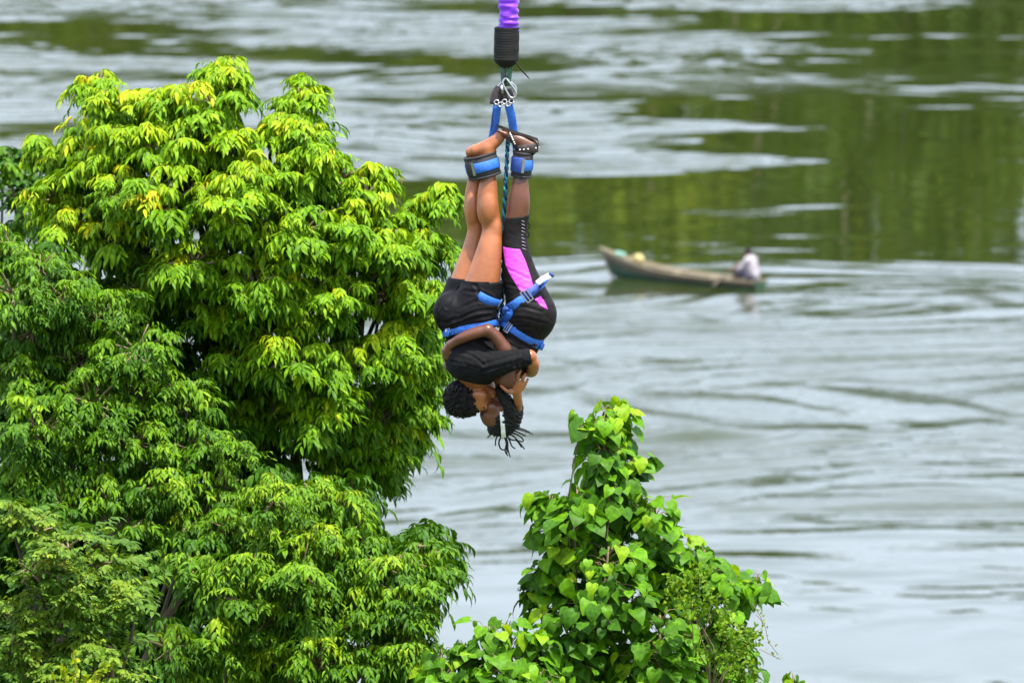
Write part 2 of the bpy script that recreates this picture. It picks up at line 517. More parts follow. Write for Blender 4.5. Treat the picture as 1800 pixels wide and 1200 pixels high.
def tuft(LV, c, size, nr, per, leafL, leafW, tone, young, droop=1.0, lean=None):
    """umbrella of arching leaf stalks with drooping leaflets"""
    az = rng.uniform(0, 2 * math.pi, nr)
    vs_ = rng.uniform(.72, 1.3); leafL = leafL * vs_; leafW = leafW * vs_ * rng.uniform(.85, 1.15)
    droop = droop * rng.uniform(.5, 1.15)
    lk = rng.uniform(.1, 1.1)
    for j in range(nr):
        r = np.array((math.cos(az[j]), math.sin(az[j]), 0.0))
        if lean is not None: r = r + lean * lk
        lift = rng.uniform(-0.2, 0.75)
        ln = size * rng.uniform(.65, 1.15)
        t = np.linspace(0.22, 1.0, per) + rng.uniform(-.04, .04, per)
        pts = c + r[None] * (ln * t)[:, None] * 0.85
        pts[:, 2] += ln * (lift * t - 0.95 * droop * t * t)
        side = np.cross(r, (0, 0, 1))
        sg = np.where(np.arange(per) % 2 == 0, 1.0, -1.0)
        a = (r[None] * (0.30 + 0.35 * t)[:, None] + side[None] * (sg * rng.uniform(.25, .6, per))[:, None]
             + np.array((0, 0, -1.0))[None] * (droop * (0.55 + 0.6 * t))[:, None] + 0.18 * rng.standard_normal((per, 3)))
        n = np.array((0, 0, 1.0))[None] * 0.8 + r[None] * 0.75 + side[None] * (sg * 0.35)[:, None] + 0.25 * rng.standard_normal((per, 3))
        L = leafL * rng.uniform(.7, 1.2, per)
        tn = tone + young * (0.12 + 0.22 * max(lift, 0) + 0.12 * (1 - t)) + 0.08 * rng.standard_normal(per)
        LV.add(pts, a, n, L, leafW * rng.uniform(.8, 1.2, per) * L / leafL, tn)

def limb(bark, a, b, r0, r1, wob=0.06, n=7, sag=0.0):
    a, b = np.asarray(a, float), np.asarray(b, float)
    t = np.linspace(0, 1, n)
    pts = a + (b - a) * t[:, None]
    ln = np.linalg.norm(b - a)
    w = rng.standard_normal((n, 3)) * wob * ln * 0.5
    w[0] = 0; w[-1] = 0
    pts = pts + w * np.sin(t * math.pi)[:, None]
    pts[:, 2] += sag * ln * np.sin(t * math.pi)
    bark.add(*tube(pts, np.linspace(r0, r1, n), 6))
    return pts

def tree_skeleton(root, base, top, r0, anchors, n_main=5, r_tip=0.012):
    """trunk to the crown's heart, a few main limbs, and a branch out to every leaf mass"""
    tr = MB()
    base, top = np.asarray(base, float), np.asarray(top, float)
    t = np.linspace(0, 1, 14)
    pts = base + (top - base) * t[:, None]
    wob = np.cumsum(rng.standard_normal((14, 3)) * 0.03, 0); wob[0] = 0
    pts[:, :2] += wob[:, :2]
    flare = r0 * (1 - 0.72 * t) + r0 * 0.6 * np.exp(-t * 22)
    tr.add(*tube(pts, flare, 10))
    tr.build('trunk', M['bark'], root)
    anchors = np.array(anchors)
    k = min(n_main, len(anchors))
    cen = anchors[np.linspace(0, len(anchors) - 1, k).astype(int)].copy()
    for _ in range(8):
        d = np.linalg.norm(anchors[:, None] - cen[None], axis=2)
        own = d.argmin(1)
        for q in range(k):
            if (own == q).any(): cen[q] = anchors[own == q].mean(0)
    for q in range(k):
        mem = anchors[own == q]
        if not len(mem): continue
        bm = MB()
        s = pts[int(rng.integers(10, 14))]
        hub = s + (cen[q] - s) * 0.75
        main = limb(bm, s, hub, r0 * 0.24, r0 * 0.10, 0.05)
        for m_ in mem:
            st = main[rng.integers(3, 7)]
            limb(bm, st, m_, r0 * 0.065, r_tip * .8, 0.05, 6, sag=0.06)
        bm.build('limb', M['bark'], root)

def lobes_to_world(lobes, Y, dfun, jit=0.25):
    out = []
    for (x, y, r) in lobes:
        Yd = Y + dfun(x, y) + random.uniform(-jit, jit)
        out.append((P(x, y, Yd), r * Yd / FPX))
    return out

def ground_at(x, y): return float(near_z(np.array(x), np.array(y)))

# ---- far wood across the water (seen only as its mirror image)
def far_wood():
    LV = Leaves('oval'); tr = MB()
    x = -140.0
    while x < 140:
        for row in range(6):
            xx = x + random.uniform(-3, 3); yy = 484 + row * 12 + random.uniform(-4, 5)
            zb = float(far_z(np.array(xx), np.array(yy)))
            h = random.uniform(17, 27)
            w = random.uniform(4, 7)
            tone = random.choice([.15, .25, .35, .5, .75])
            tr.add(*tube([(xx, yy, zb - .5), (xx + .4, yy, zb + h * .4), (xx, yy, zb + h * .8)], [0.5, 0.35, 0.12], 6))
            nl = 420
            for _ in range(random.randint(5, 7)):
                c = np.array((xx + random.uniform(-.6, .6) * w, yy + random.uniform(-.6, .6) * w, zb + h * random.uniform(.22, .88)))
                d = rdir(nl // 6) * (w * rng.uniform(.45, .75)) * (rng.random((nl // 6, 1)) ** .4)
                LV.add(c + d, rdir(nl // 6), d + rdir(nl // 6) * w * .3 + np.array((0, 0, w * .3)), rng.uniform(.9, 1.6, nl // 6), rng.uniform(.5, .9, nl // 6), tone + .1 * rng.standard_normal(nl // 6))
        x += random.uniform(3.4, 5.5)
    root = empty('far_wood', (0, 490, 3), 'dense wood on the far bank mirrored in the river', 'wood')
    root['kind'] = 'stuff'
    LV.build(root, M['leaf_far'], 0)
    tag(tr.build('trunks', M['bark'], root), kind='stuff')
far_wood()

# ---- tall yellow green tree
def tall_tree():
    Yc = 46.0
    lobes = [(388, 128, 34), (400, 150, 38), (372, 185, 46), (340, 215, 46), (168, 158, 32), (180, 195, 36), (150, 235, 34), (245, 195, 44), (300, 190, 44),
             (205, 245, 54), (280, 255, 60), (335, 275, 55), (405, 255, 50), (432, 245, 30), (545, 160, 22), (530, 185, 30), (505, 210, 34), (480, 235, 26), (535, 245, 46), (565, 280, 40),
             (70, 262, 30), (110, 285, 40), (160, 300, 48), (455, 320, 60), (530, 320, 60), (600, 315, 46), (655, 318, 32), (645, 345, 30), (668, 385, 30),
             (775, 352, 24), (750, 368, 28), (715, 388, 28), (735, 440, 46), (770, 440, 24), (690, 440, 52), (610, 420, 66), (520, 420, 80), (400, 370, 80), (300, 360, 74),
             (215, 350, 56), (210, 420, 66), (130, 400, 56), (90, 350, 40), (450, 510, 92), (570, 530, 92), (680, 520, 64), (730, 520, 44), (735, 580, 44), (340, 470, 84), (260, 520, 70),
             (690, 630, 66), (610, 640, 84), (745, 640, 36), (765, 660, 22), (510, 630, 84), (420, 640, 70), (720, 700, 48), (750, 735, 26), (650, 730, 76), (560, 730, 76), (470, 740, 60),
             (715, 780, 38), (700, 760, 44), (660, 780, 50), (690, 825, 34), (660, 835, 34), (620, 840, 30), (680, 850, 26), (640, 800, 50), (590, 800, 40), (390, 560, 70)]
    def df(x, y):
        q = 1 - ((x - 430) / 390) ** 2 - ((y - 480) / 420) ** 2
        return -1.0 * max(q, 0) ** .6
    g = P(430, 600, Yc)
    root = empty('drooping_leaf_tree', (g[0], Yc, ground_at(g[0], Yc)), 'tall yellow green tree with drooping leaf tufts left of the jumpers', 'tree', 'trees and shrubs on the near bank')
    W = lobes_to_world(lobes, Yc, df, 0.22)
    LV = Leaves('lance')
    tw = MB(); anchors = []
    for (c, r) in W:
        anchors.append(c)
        n = max(5, int(6 + 290 * r * r))
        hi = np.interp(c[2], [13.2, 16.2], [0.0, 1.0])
        for _ in range(n):
            d = rdir(1)[0]
            d[2] = d[2] + .30
            d[1] = d[1] - 0.25
            q = c + d * r * (rng.random() ** .45) * np.array((.80, 1.0, .74)) + np.array((0, 0, .03))
            out = d.copy(); out[2] = 0
            limb(tw, c, q, .010, .005, .05, 4)
            special = rng.random()
            tone = 0.36 + 0.20 * hi + 0.12 * d[2] + 0.06 * rng.standard_normal()  # higher tufts toned lighter: new growth plus painted highlights
            young = 0.40 if special < .88 else 0.85
            if special > .98: tone += .18
            tuft(LV, q, rng.uniform(.05, .135), int(rng.integers(6, 11)), 8, .074, .0205, tone, young, 1.0, out)
        if r < .13: continue
        for _ in range(max(1, n // 3)):      # inner leaves, shade put into their darker tone
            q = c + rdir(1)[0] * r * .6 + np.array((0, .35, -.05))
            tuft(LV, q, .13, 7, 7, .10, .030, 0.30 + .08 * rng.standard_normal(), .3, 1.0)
    # leaf tufts behind, closing the crown's heart, toned darker as painted shade
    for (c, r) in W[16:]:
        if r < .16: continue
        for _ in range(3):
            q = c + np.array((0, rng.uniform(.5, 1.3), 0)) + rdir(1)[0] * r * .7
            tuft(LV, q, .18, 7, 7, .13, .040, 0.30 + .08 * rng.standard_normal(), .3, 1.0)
    tree_skeleton(root, (g[0], Yc + .3, ground_at(g[0], Yc) - .3), P(440, 560, Yc + .3), .26, anchors, 8)
    tag(tw.build('twigs', M['twig'], root), kind='stuff')
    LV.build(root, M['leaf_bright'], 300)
tall_tree()

def spray_tree(name, label, lobes, Yc, df, base_px, mat, leafL, leafW, dens, tone0, size, kind='lance', droop=.9, trunk=.22, top=None, per=8, nr=7, singles=300, back=2, young=.35, jit=.25):
    g = P(base_px, 1000, Yc)
    root = empty(name, (g[0], Yc, ground_at(g[0], Yc)), label, 'tree', 'trees and shrubs on the near bank')
    W = lobes_to_world(lobes, Yc, df, jit)
    LV = Leaves(kind); tw = MB(); anchors = []
    for (c, r) in W:
        anchors.append(c)
        n = max(3, int(3 + dens * r * r))
        for _ in range(n):
            d = rdir(1)[0]
            d[2] = d[2] + .30
            d[1] -= .3
            q = c + d * r * (rng.random() ** .4) * np.array((.95, 1.0, .85))
            out = d.copy(); out[2] = 0
            limb(tw, c, q, .008, .004, .05, 4)
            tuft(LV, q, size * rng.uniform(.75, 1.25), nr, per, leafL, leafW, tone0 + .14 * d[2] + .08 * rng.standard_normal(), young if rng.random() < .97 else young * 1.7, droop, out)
        for _ in range(back):
            q = c + np.array((0, rng.uniform(.3, 1.0), 0)) + rdir(1)[0] * r * .7
            tuft(LV, q, size * 1.5, 7, 8, leafL * 1.5, leafW * 1.6, tone0 * .8, .2, droop)  # rear tufts coloured darker to stand in for shade
    tree_skeleton(root, (g[0], Yc + 1.0, ground_at(g[0], Yc) - .3), P(*(top or (base_px, 800)), Yc + .8), trunk, anchors, 6)
    tag(tw.build('twigs', M['twig'], root), kind='stuff')
    LV.build(root, mat, singles)

# ---- dark green tree mass across the lower left
def slope_df(x, y): return -0.0016 * (y - 700)
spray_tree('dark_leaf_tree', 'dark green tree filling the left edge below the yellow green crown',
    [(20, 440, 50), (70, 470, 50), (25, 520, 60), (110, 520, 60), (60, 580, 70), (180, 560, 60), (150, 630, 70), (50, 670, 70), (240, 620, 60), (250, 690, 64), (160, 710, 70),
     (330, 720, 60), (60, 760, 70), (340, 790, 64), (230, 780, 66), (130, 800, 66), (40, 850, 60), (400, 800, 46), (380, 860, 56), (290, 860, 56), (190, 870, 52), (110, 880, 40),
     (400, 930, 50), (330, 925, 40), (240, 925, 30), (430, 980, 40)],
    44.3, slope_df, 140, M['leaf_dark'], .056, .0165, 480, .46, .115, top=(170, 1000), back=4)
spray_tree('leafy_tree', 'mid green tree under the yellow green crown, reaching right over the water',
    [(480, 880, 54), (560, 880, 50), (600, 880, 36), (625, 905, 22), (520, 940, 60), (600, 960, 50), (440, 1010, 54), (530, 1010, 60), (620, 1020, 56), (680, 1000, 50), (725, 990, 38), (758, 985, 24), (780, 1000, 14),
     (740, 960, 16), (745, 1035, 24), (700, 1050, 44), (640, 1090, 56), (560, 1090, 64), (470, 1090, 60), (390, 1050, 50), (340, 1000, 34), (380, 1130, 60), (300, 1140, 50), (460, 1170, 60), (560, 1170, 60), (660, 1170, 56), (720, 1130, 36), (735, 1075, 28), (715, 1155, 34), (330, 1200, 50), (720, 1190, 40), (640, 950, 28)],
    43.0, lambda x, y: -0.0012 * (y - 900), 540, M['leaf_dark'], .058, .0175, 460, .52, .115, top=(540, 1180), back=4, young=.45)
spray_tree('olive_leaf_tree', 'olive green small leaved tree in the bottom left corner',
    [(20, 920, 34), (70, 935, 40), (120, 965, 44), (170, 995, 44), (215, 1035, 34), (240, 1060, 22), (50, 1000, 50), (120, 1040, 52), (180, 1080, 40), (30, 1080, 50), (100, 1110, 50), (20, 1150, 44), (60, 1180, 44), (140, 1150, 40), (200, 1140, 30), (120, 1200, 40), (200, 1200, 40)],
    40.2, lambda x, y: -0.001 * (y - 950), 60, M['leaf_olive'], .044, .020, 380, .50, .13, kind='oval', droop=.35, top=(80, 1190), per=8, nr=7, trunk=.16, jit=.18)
spray_tree('distant_leaf_tree', 'bluish green small tree at the left edge behind the yellow green crown',
    [(15, 270, 26), (45, 262, 20), (20, 310, 30), (60, 315, 26), (95, 330, 20), (15, 350, 26), (60, 360, 24), (25, 400, 30), (80, 400, 26)],
    50.5, lambda x, y: 0, 20, M['leaf_dark'], .085, .040, 130, .40, .13, kind='oval', droop=.5, top=(25, 420), per=6, nr=5, trunk=.16, singles=120, back=0, young=.2)

spray_tree('understory_tree', 'deep green tree, its leaves toned dark for shade, seen through the gaps between the left trees', 
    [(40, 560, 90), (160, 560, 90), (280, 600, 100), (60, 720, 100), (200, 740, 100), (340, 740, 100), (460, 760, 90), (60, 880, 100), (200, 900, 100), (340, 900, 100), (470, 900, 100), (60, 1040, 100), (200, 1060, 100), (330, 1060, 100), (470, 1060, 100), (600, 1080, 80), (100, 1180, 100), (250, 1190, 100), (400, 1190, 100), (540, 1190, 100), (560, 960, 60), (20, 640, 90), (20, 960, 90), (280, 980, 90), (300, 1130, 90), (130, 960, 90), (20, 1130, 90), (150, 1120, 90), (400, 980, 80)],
    45.7, lambda x, y: 0, 260, M['leaf_dark'], .10, .036, 190, .26, .20, top=(260, 1190), back=1, singles=0, young=.1, trunk=.2)  # low leaf tone paints the shade between the trees in front

# ---- broad heart leaved plants
def heart_tree(name, label, spikes, Yc, base_px, base_y, leafL, mat, density, top, trunk, singles=300, back=True):
    g = P(base_px, base_y, Yc)
    root = empty(name, (g[0], Yc, ground_at(g[0], Yc)), label, 'tree', 'trees and shrubs on the near bank')
    LV = Leaves('heart'); anchors = []; tw = MB()
    for (x0, y0, x1, y1, w0, w1) in spikes:         # upright shoots: foot pixel, tip pixel, half widths
        dpt = random.uniform(-.35, .25)
        A_, B_ = P(x0, y0, Yc + dpt), P(x1, y1, Yc + dpt * .6)
        ln = np.linalg.norm(B_ - A_)
        k = int(ln * density * (0.6 + (w0 + w1) / 60))
        sh = limb(tw, A_, B_, .016, .006, .03, 8)
        anchors.append(A_)
        for i in range(k):
            t = i / k
            c = A_ + (B_ - A_) * t
            hw = (w0 + (w1 - w0) * t) * Yc / FPX
            az = i * 2.4 + rng.uniform(-.5, .5)
            r = np.array((math.cos(az), math.sin(az), 0))
            rr = hw * rng.uniform(.2, 1.22)
            q = c + r * rr + np.array((0, 0, rng.uniform(-.03, .05)))
            if rng.random() < .35: tw.add(*tube([c - (B_ - A_) / ln * .03, (c + q) / 2 + np.array((0, 0, .02)), q], [.003, .0025, .002], 4))
            L = leafL * rng.uniform(.6, 1.35) * (1 - .10 * t)
            a = r * rng.uniform(.3, 1.0) + np.array((0, 0, -rng.uniform(.1, 1.0))) + .25 * rng.standard_normal(3)
            n = r * rng.uniform(.3, .9) + np.array((0, -.15, rng.uniform(.4, 1.0))) + .3 * rng.standard_normal(3)
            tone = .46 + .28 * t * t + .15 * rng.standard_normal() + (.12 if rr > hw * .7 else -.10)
            LV.add(q[None], a[None], n[None], np.array([L]), np.array([L * rng.uniform(.88, 1.08)]), np.array([tone]))
    tree_skeleton(root, (g[0], Yc + .1, ground_at(g[0], Yc) - .3), P(*top, Yc), trunk, anchors, 5, .006)
    tag(tw.build('stems', M['twig'], root), kind='stuff')
    LV.build(root, mat, singles)

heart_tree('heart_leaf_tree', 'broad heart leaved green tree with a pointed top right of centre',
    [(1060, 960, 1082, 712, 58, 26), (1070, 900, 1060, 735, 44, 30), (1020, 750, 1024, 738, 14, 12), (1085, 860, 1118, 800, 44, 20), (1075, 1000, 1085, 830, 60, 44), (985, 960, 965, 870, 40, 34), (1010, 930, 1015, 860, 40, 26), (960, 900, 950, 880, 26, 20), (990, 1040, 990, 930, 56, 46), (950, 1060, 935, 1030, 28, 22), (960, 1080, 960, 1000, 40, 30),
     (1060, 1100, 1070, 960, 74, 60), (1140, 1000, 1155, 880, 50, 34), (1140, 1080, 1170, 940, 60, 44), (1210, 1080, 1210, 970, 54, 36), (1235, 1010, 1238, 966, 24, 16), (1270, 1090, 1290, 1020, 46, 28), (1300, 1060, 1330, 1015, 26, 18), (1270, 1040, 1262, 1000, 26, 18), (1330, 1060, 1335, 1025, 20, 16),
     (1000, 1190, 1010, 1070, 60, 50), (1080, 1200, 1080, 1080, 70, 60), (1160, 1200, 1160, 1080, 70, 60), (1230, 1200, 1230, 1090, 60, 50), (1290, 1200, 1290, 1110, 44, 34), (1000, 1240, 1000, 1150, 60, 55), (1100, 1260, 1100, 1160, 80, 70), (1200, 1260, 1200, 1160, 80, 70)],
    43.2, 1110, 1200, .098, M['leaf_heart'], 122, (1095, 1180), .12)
heart_tree('heart_leaf_shrub', 'low broad leaved shrub at the bottom edge left of the pointed tree',
    [(860, 1190, 860, 1100, 40, 30), (900, 1190, 893, 1096, 40, 30), (940, 1190, 945, 1115, 34, 22), (830, 1200, 815, 1130, 34, 24), (780, 1210, 775, 1140, 34, 24), (960, 1150, 962, 1118, 14, 12), (880, 1240, 880, 1160, 70, 60), (800, 1250, 800, 1170, 60, 50), (740, 1220, 745, 1150, 26, 20), (950, 1250, 950, 1180, 50, 40)],
    42.4, 870, 1250, .092, M['leaf_heart'], 95, (870, 1230), .09, 150)
heart_tree('leafy_shoot', 'lone leafy shoot tip at the bottom edge right of the pointed tree',
    [(1396, 1230, 1394, 1182, 14, 11)], 42.8, 1398, 1260, .10, M['leaf_heart'], 60, (1397, 1240), .02, 40)

def vine():
    LV = Leaves('oval'); tw = MB()
    base = P(1240, 1190, 42.8)
    root = empty('climbing_vine', (base[0], 42.8, ground_at(base[0], 42.8)), 'bright yellow green small leaved vine over the right side of the pointed tree', 'vine')
    masses = [(1190, 1030, 34), (1230, 1010, 28), (1280, 1100, 30), (1310, 1130, 28), (1250, 1060, 30), (1290, 1160, 36), (1320, 1180, 24), (1215, 1060, 26), (1240, 1150, 24), (1330, 1110, 14)]
    prev = P(1250, 1215, 42.65)
    limb(tw, (base[0], 42.75, ground_at(base[0], 42.8) - .1), prev, .012, .008, .03, 9)
    for (x, y, r) in masses:
        c = P(x, y, 42.55 + random.uniform(-.08, .08)); R_ = r * 42.6 / FPX
        limb(tw, prev, c, .005, .003, .08, 6)
        k = int(100 * (r / 30) ** 2)
        d = rdir(k) * R_ * (rng.random((k, 1)) ** .5)
        LV.add(c + d, rdir(k) + np.array((0, 0, -.4)), rdir(k) * .6 + np.array((0, -.4, .8)), rng.uniform(.022, .045, k), rng.uniform(.014, .024, k), .12 + .16 * rng.standard_normal(k))
    for (pts) in ([(1330, 1080), (1345, 1100), (1350, 1125), (1368, 1150)], [(1335, 1140), (1355, 1150), (1372, 1158)], [(1322, 1060), (1338, 1085), (1340, 1100)]):
        w = smooth_path([P(x, y, 42.6) for x, y in pts], 8)
        tw.add(*tube(w, .0025, 4))
        for q in w[2:]:
            LV.add(q[None] + .01, rdir(1), rdir(1), np.array([.028]), np.array([.016]), np.array([.4]))
    tag(tw.build('stems', M['twig'], root), kind='stuff')
    LV.build(root, M['leaf_yellow'], 200)
vine()

def sprig():
    LV = Leaves('oval'); tw = MB()
    Y0 = 38.6
    b = P(130, 1190, Y0)
    root = empty('yellow_shrub', (b[0], Y0, ground_at(b[0], Y0)), 'yellow leaved shrub tips at the very bottom left', 'shrub')
    foot = np.array((b[0], Y0, ground_at(b[0], Y0) - .1))
    hub = P(140, 1330, Y0)
    limb(tw, foot, hub, .05, .02, .02, 10)
    for (x, y) in ((130, 1150), (110, 1170), (150, 1185), (185, 1165), (170, 1180), (95, 1190), (130, 1195)):
        tip = P(x, y, Y0 + random.uniform(-.1, .1))
        pts = limb(tw, hub, tip, .008, .002, .04, 10)
        for i in range(22):
            q = pts[-1] + (pts[-3] - pts[-1]) * (i / 22) * 1.1
            LV.add(q[None], rdir(1) + np.array((0, 0, .3)), rdir(1) * .7 + np.array((0, -.5, .6)), np.array([rng.uniform(.03, .05)]), np.array([rng.uniform(.018, .026)]), np.array([.6 + .2 * rng.standard_normal()]))
    tag(tw.build('stems', M['twig'], root), kind='stuff')
    LV.build(root, M['leaf_yellow'], 80)
sprig()

# ------------------------------------------------------------------ bodies: blended solids turned into one skin
YP = 40.0                                   # the jumpers hang this far from the lens
U = YP / FPX / math.cos(0)                  # metres per photo pixel at that distance

def Q(x, y, d=0.0):
    return P(x, y, YP + d * U)

def cone(a, b, ra, rb, k=4.0, sq=None):
    return ('c', Q(*a), Q(*b), ra * U, rb * U, k * U, sq)

def chain(pts, rs, k=4.0, sq=None):
    """one limb: a smooth tapering run through the joints"""
    W = np.array([np.append(Q(*p), r * U) for p, r in zip(pts, rs)])
    m = (len(pts) - 1) * 5 + 1
    D_ = smooth_path(W, m)
    return [('h', D_[:, :3], D_[:, 3], k * U)]

def ell(c, r, axes=None, k=5.0):
    return ('e', Q(*c), np.array(r) * U, np.eye(3) if axes is None else np.array(axes), k * U)

def axes2(fx, fy):
    """local frame from a facing direction given in the picture plane (x right, y down)"""
    f = unit((fx, 0, -fy)); w = np.array((0, 1.0, 0)); u = np.cross(f, w)
    return np.array([f, w, u])

class Field:
    def __init__(s, prims, h=0.0055, grow=0.0, pad=0.03):
        lo, hi = [], []
        for q in prims:
            if q[0] == 'h':
                r = q[2].max() * 1.1
                lo.append(q[1].min(0) - r); hi.append(q[1].max(0) + r)
            elif q[0] == 'c':
                r = max(q[3], q[4]) * 1.5
                lo.append(np.minimum(q[1], q[2]) - r); hi.append(np.maximum(q[1], q[2]) + r)
            else:
                r = max(q[2]); lo.append(q[1] - r); hi.append(q[1] + r)
        s.h = h
        s.o = np.min(lo, 0) - pad - grow
        n = np.ceil((np.max(hi, 0) + pad + grow - s.o) / h).astype(int) + 1
        s.ax = [s.o[i] + h * np.arange(n[i]) for i in range(3)]
        s.d = np.full(n, 0.2, np.float32)
        for q in prims: s.blend(q, grow)
    def window(s, lo, hi):
        i0 = np.clip(np.floor((lo - s.o) / s.h).astype(int), 0, np.array(s.d.shape) - 1)
        i1 = np.clip(np.ceil((hi - s.o) / s.h).astype(int) + 1, 1, np.array(s.d.shape))
        sl = tuple(slice(a, b) for a, b in zip(i0, i1))
        g = np.meshgrid(*[s.ax[i][sl[i]] for i in range(3)], indexing='ij')
        return sl, g
    def blend(s, q, grow):
        if q[0] == 'h':
            _, pts, rs, k = q
            m = rs.max() + grow + k + .03
            sl, g = s.window(pts.min(0) - m, pts.max(0) + m)
            d = np.full(g[0].shape, .2, np.float32)
            for i in range(len(pts) - 1):
                a, b = pts[i], pts[i + 1]
                mm = max(rs[i], rs[i + 1]) + grow + k + .03
                i0 = [np.searchsorted(g[x][tuple(slice(None) if y == x else 0 for y in range(3))], min(a[x], b[x]) - mm) for x in range(3)]
                i1 = [np.searchsorted(g[x][tuple(slice(None) if y == x else 0 for y in range(3))], max(a[x], b[x]) + mm) for x in range(3)]
                w = tuple(slice(u, v) for u, v in zip(i0, i1))
                p = [g[x][w] - a[x] for x in range(3)]; ba = b - a
                t = np.clip(sum(p[x] * ba[x] for x in range(3)) / max(np.dot(ba, ba), 1e-9), 0, 1)
                dd = np.sqrt(sum((p[x] - t * ba[x]) ** 2 for x in range(3))) - (rs[i] + grow + (rs[i + 1] - rs[i]) * t)
                d[w] = np.minimum(d[w], dd)
        elif q[0] == 'c':
            _, a, b, ra, rb, k, sq = q
            ra, rb = ra + grow, rb + grow
            m = max(ra, rb) * (1.6 if sq is not None else 1.0) + k + .03
            sl, g = s.window(np.minimum(a, b) - m, np.maximum(a, b) + m)
            p = [g[i] - a[i] for i in range(3)]
            ba = b - a
            f = 1.0
            if sq is not None:
                u, f = sq
                du = sum(p[i] * u[i] for i in range(3)) * (1 / f - 1)
                p = [p[i] + du * u[i] for i in range(3)]
                ba = ba + u * (np.dot(ba, u) * (1 / f - 1))
            t = np.clip(sum(p[i] * ba[i] for i in range(3)) / max(np.dot(ba, ba), 1e-9), 0, 1)
            d = np.sqrt(sum((p[i] - t * ba[i]) ** 2 for i in range(3))) - (ra + (rb - ra) * t)
        else:
            _, c, r, ax, k = q
            r = r + grow
            m = max(r) + k + .03
            sl, g = s.window(c - m, c + m)
            p = [g[i] - c[i] for i in range(3)]
            l = [sum(p[i] * ax[j][i] for i in range(3)) for j in range(3)]
            k0 = np.sqrt(sum((l[j] / r[j]) ** 2 for j in range(3)))
            k1 = np.sqrt(sum((l[j] / r[j] ** 2) ** 2 for j in range(3))) + 1e-6
            d = k0 * (k0 - 1) / k1
        o = s.d[sl]
        h_ = np.clip(0.5 + 0.5 * (o - d) / k, 0, 1)
        s.d[sl] = o * (1 - h_) + d * h_ - k * h_ * (1 - h_)
    def cut(s, pt, nrm):
        """keep the side the normal points away from"""
        g = np.meshgrid(*s.ax, indexing='ij')
        s.d = np.maximum(s.d, sum((g[i] - pt[i]) * nrm[i] for i in range(3)).astype(np.float32))
        return s
    def folds(s, amp, freq, dirn, seed=0, warp=0.5):
        g = np.meshgrid(*s.ax, indexing='ij')
        r_ = np.random.default_rng(seed)
        acc = 0
        for i in range(5):
            dv = unit(np.array(dirn) + warp * r_.standard_normal(3)) * freq * r_.uniform(.6, 1.6)
            wv = r_.standard_normal(3) * freq * .35
            acc = acc + np.sin(sum(g[j] * dv[j] for j in range(3)) + 1.4 * np.sin(sum(g[j] * wv[j] for j in range(3)) + r_.uniform(0, 6)) + r_.uniform(0, 6))
        s.d = (s.d + amp * acc / 2.2).astype(np.float32)
        return s
    def crease(s, path, width, depth):
        """pressed-in fold along a path of pixels with a soft ridge beside it"""
        p = smooth_path([Q(*c) for c in path], 9)
        w = width * U
        sl, g = s.window(p.min(0) - 4 * w, p.max(0) + 4 * w)
        d2 = np.full(g[0].shape, 1.0)
        for i in range(len(p) - 1):
            a, ba = p[i], p[i + 1] - p[i]
            q = [g[x] - a[x] for x in range(3)]
            t = np.clip(sum(q[x] * ba[x] for x in range(3)) / np.dot(ba, ba), 0, 1)
            d2 = np.minimum(d2, sum((q[x] * (0.25 if x == 1 else 1) - t * ba[x] * (0.25 if x == 1 else 1)) ** 2 for x in range(3)))
        r = np.sqrt(d2) / w
        s.d[sl] += (depth * U * (np.exp(-r * r) - .55 * np.exp(-((r - 1.7) / .8) ** 2))).astype(np.float32)
        return s
    def noise(s, amp, freq, seed=0, n=14):
        g = np.meshgrid(*s.ax, indexing='ij')
        r_ = np.random.default_rng(seed); acc = 0
        for i in range(n):
            dv = unit(r_.standard_normal(3)) * freq * r_.uniform(.7, 1.4)
            acc = acc + np.sin(sum(g[j] * dv[j] for j in range(3)) + r_.uniform(0, 6))
        s.d = (s.d + amp * acc / math.sqrt(n / 2)).astype(np.float32)
        return s
    def at(s, p):
        i = np.clip(np.round((np.asarray(p) - s.o) / s.h).astype(int), 0, np.array(s.d.shape) - 1)
        return s.d[tuple(i)]
    def hit(s, c, dv, far=0.35):
        """outermost surface point from c along dv"""
        dv = unit(dv)
        for t in np.arange(far, 0, -0.002):
            if s.at(c + dv * t) < 0: return c + dv * t
        return c
    def mesh(s):
        d = s.d.copy()
        for ax in range(3):
            for e in (0, -1):
                sl = [slice(None)] * 3; sl[ax] = e
                d[tuple(sl)] = np.maximum(d[tuple(sl)], 0.01)
        neg = d < 0
        cnt = sum(neg[i:neg.shape[0] - 1 + i, j:neg.shape[1] - 1 + j, k:neg.shape[2] - 1 + k].astype(np.int8) for i in (0, 1) for j in (0, 1) for k in (0, 1))
        mix = (cnt > 0) & (cnt < 8)
        ids = np.argwhere(mix)
        lut = np.full(mix.shape, -1, np.int64); lut[mix] = np.arange(len(ids))
        pos = np.zeros((len(ids), 3)); num = np.zeros(len(ids))
        corners = [np.array((i, j, k)) for i in (0, 1) for j in (0, 1) for k in (0, 1)]
        for a in corners:
            for ax in range(3):
                if a[ax]: continue
                b = a.copy(); b[ax] = 1
                da = d[tuple((ids + a).T)]; db = d[tuple((ids + b).T)]
                x = (da < 0) != (db < 0)
                t = np.where(x, da / np.where(x, da - db, 1), 0)
                pos += x[:, None] * (a + t[:, None] * (b - a)); num += x
        V = s.o + (ids + pos / num[:, None]) * s.h
        F = []
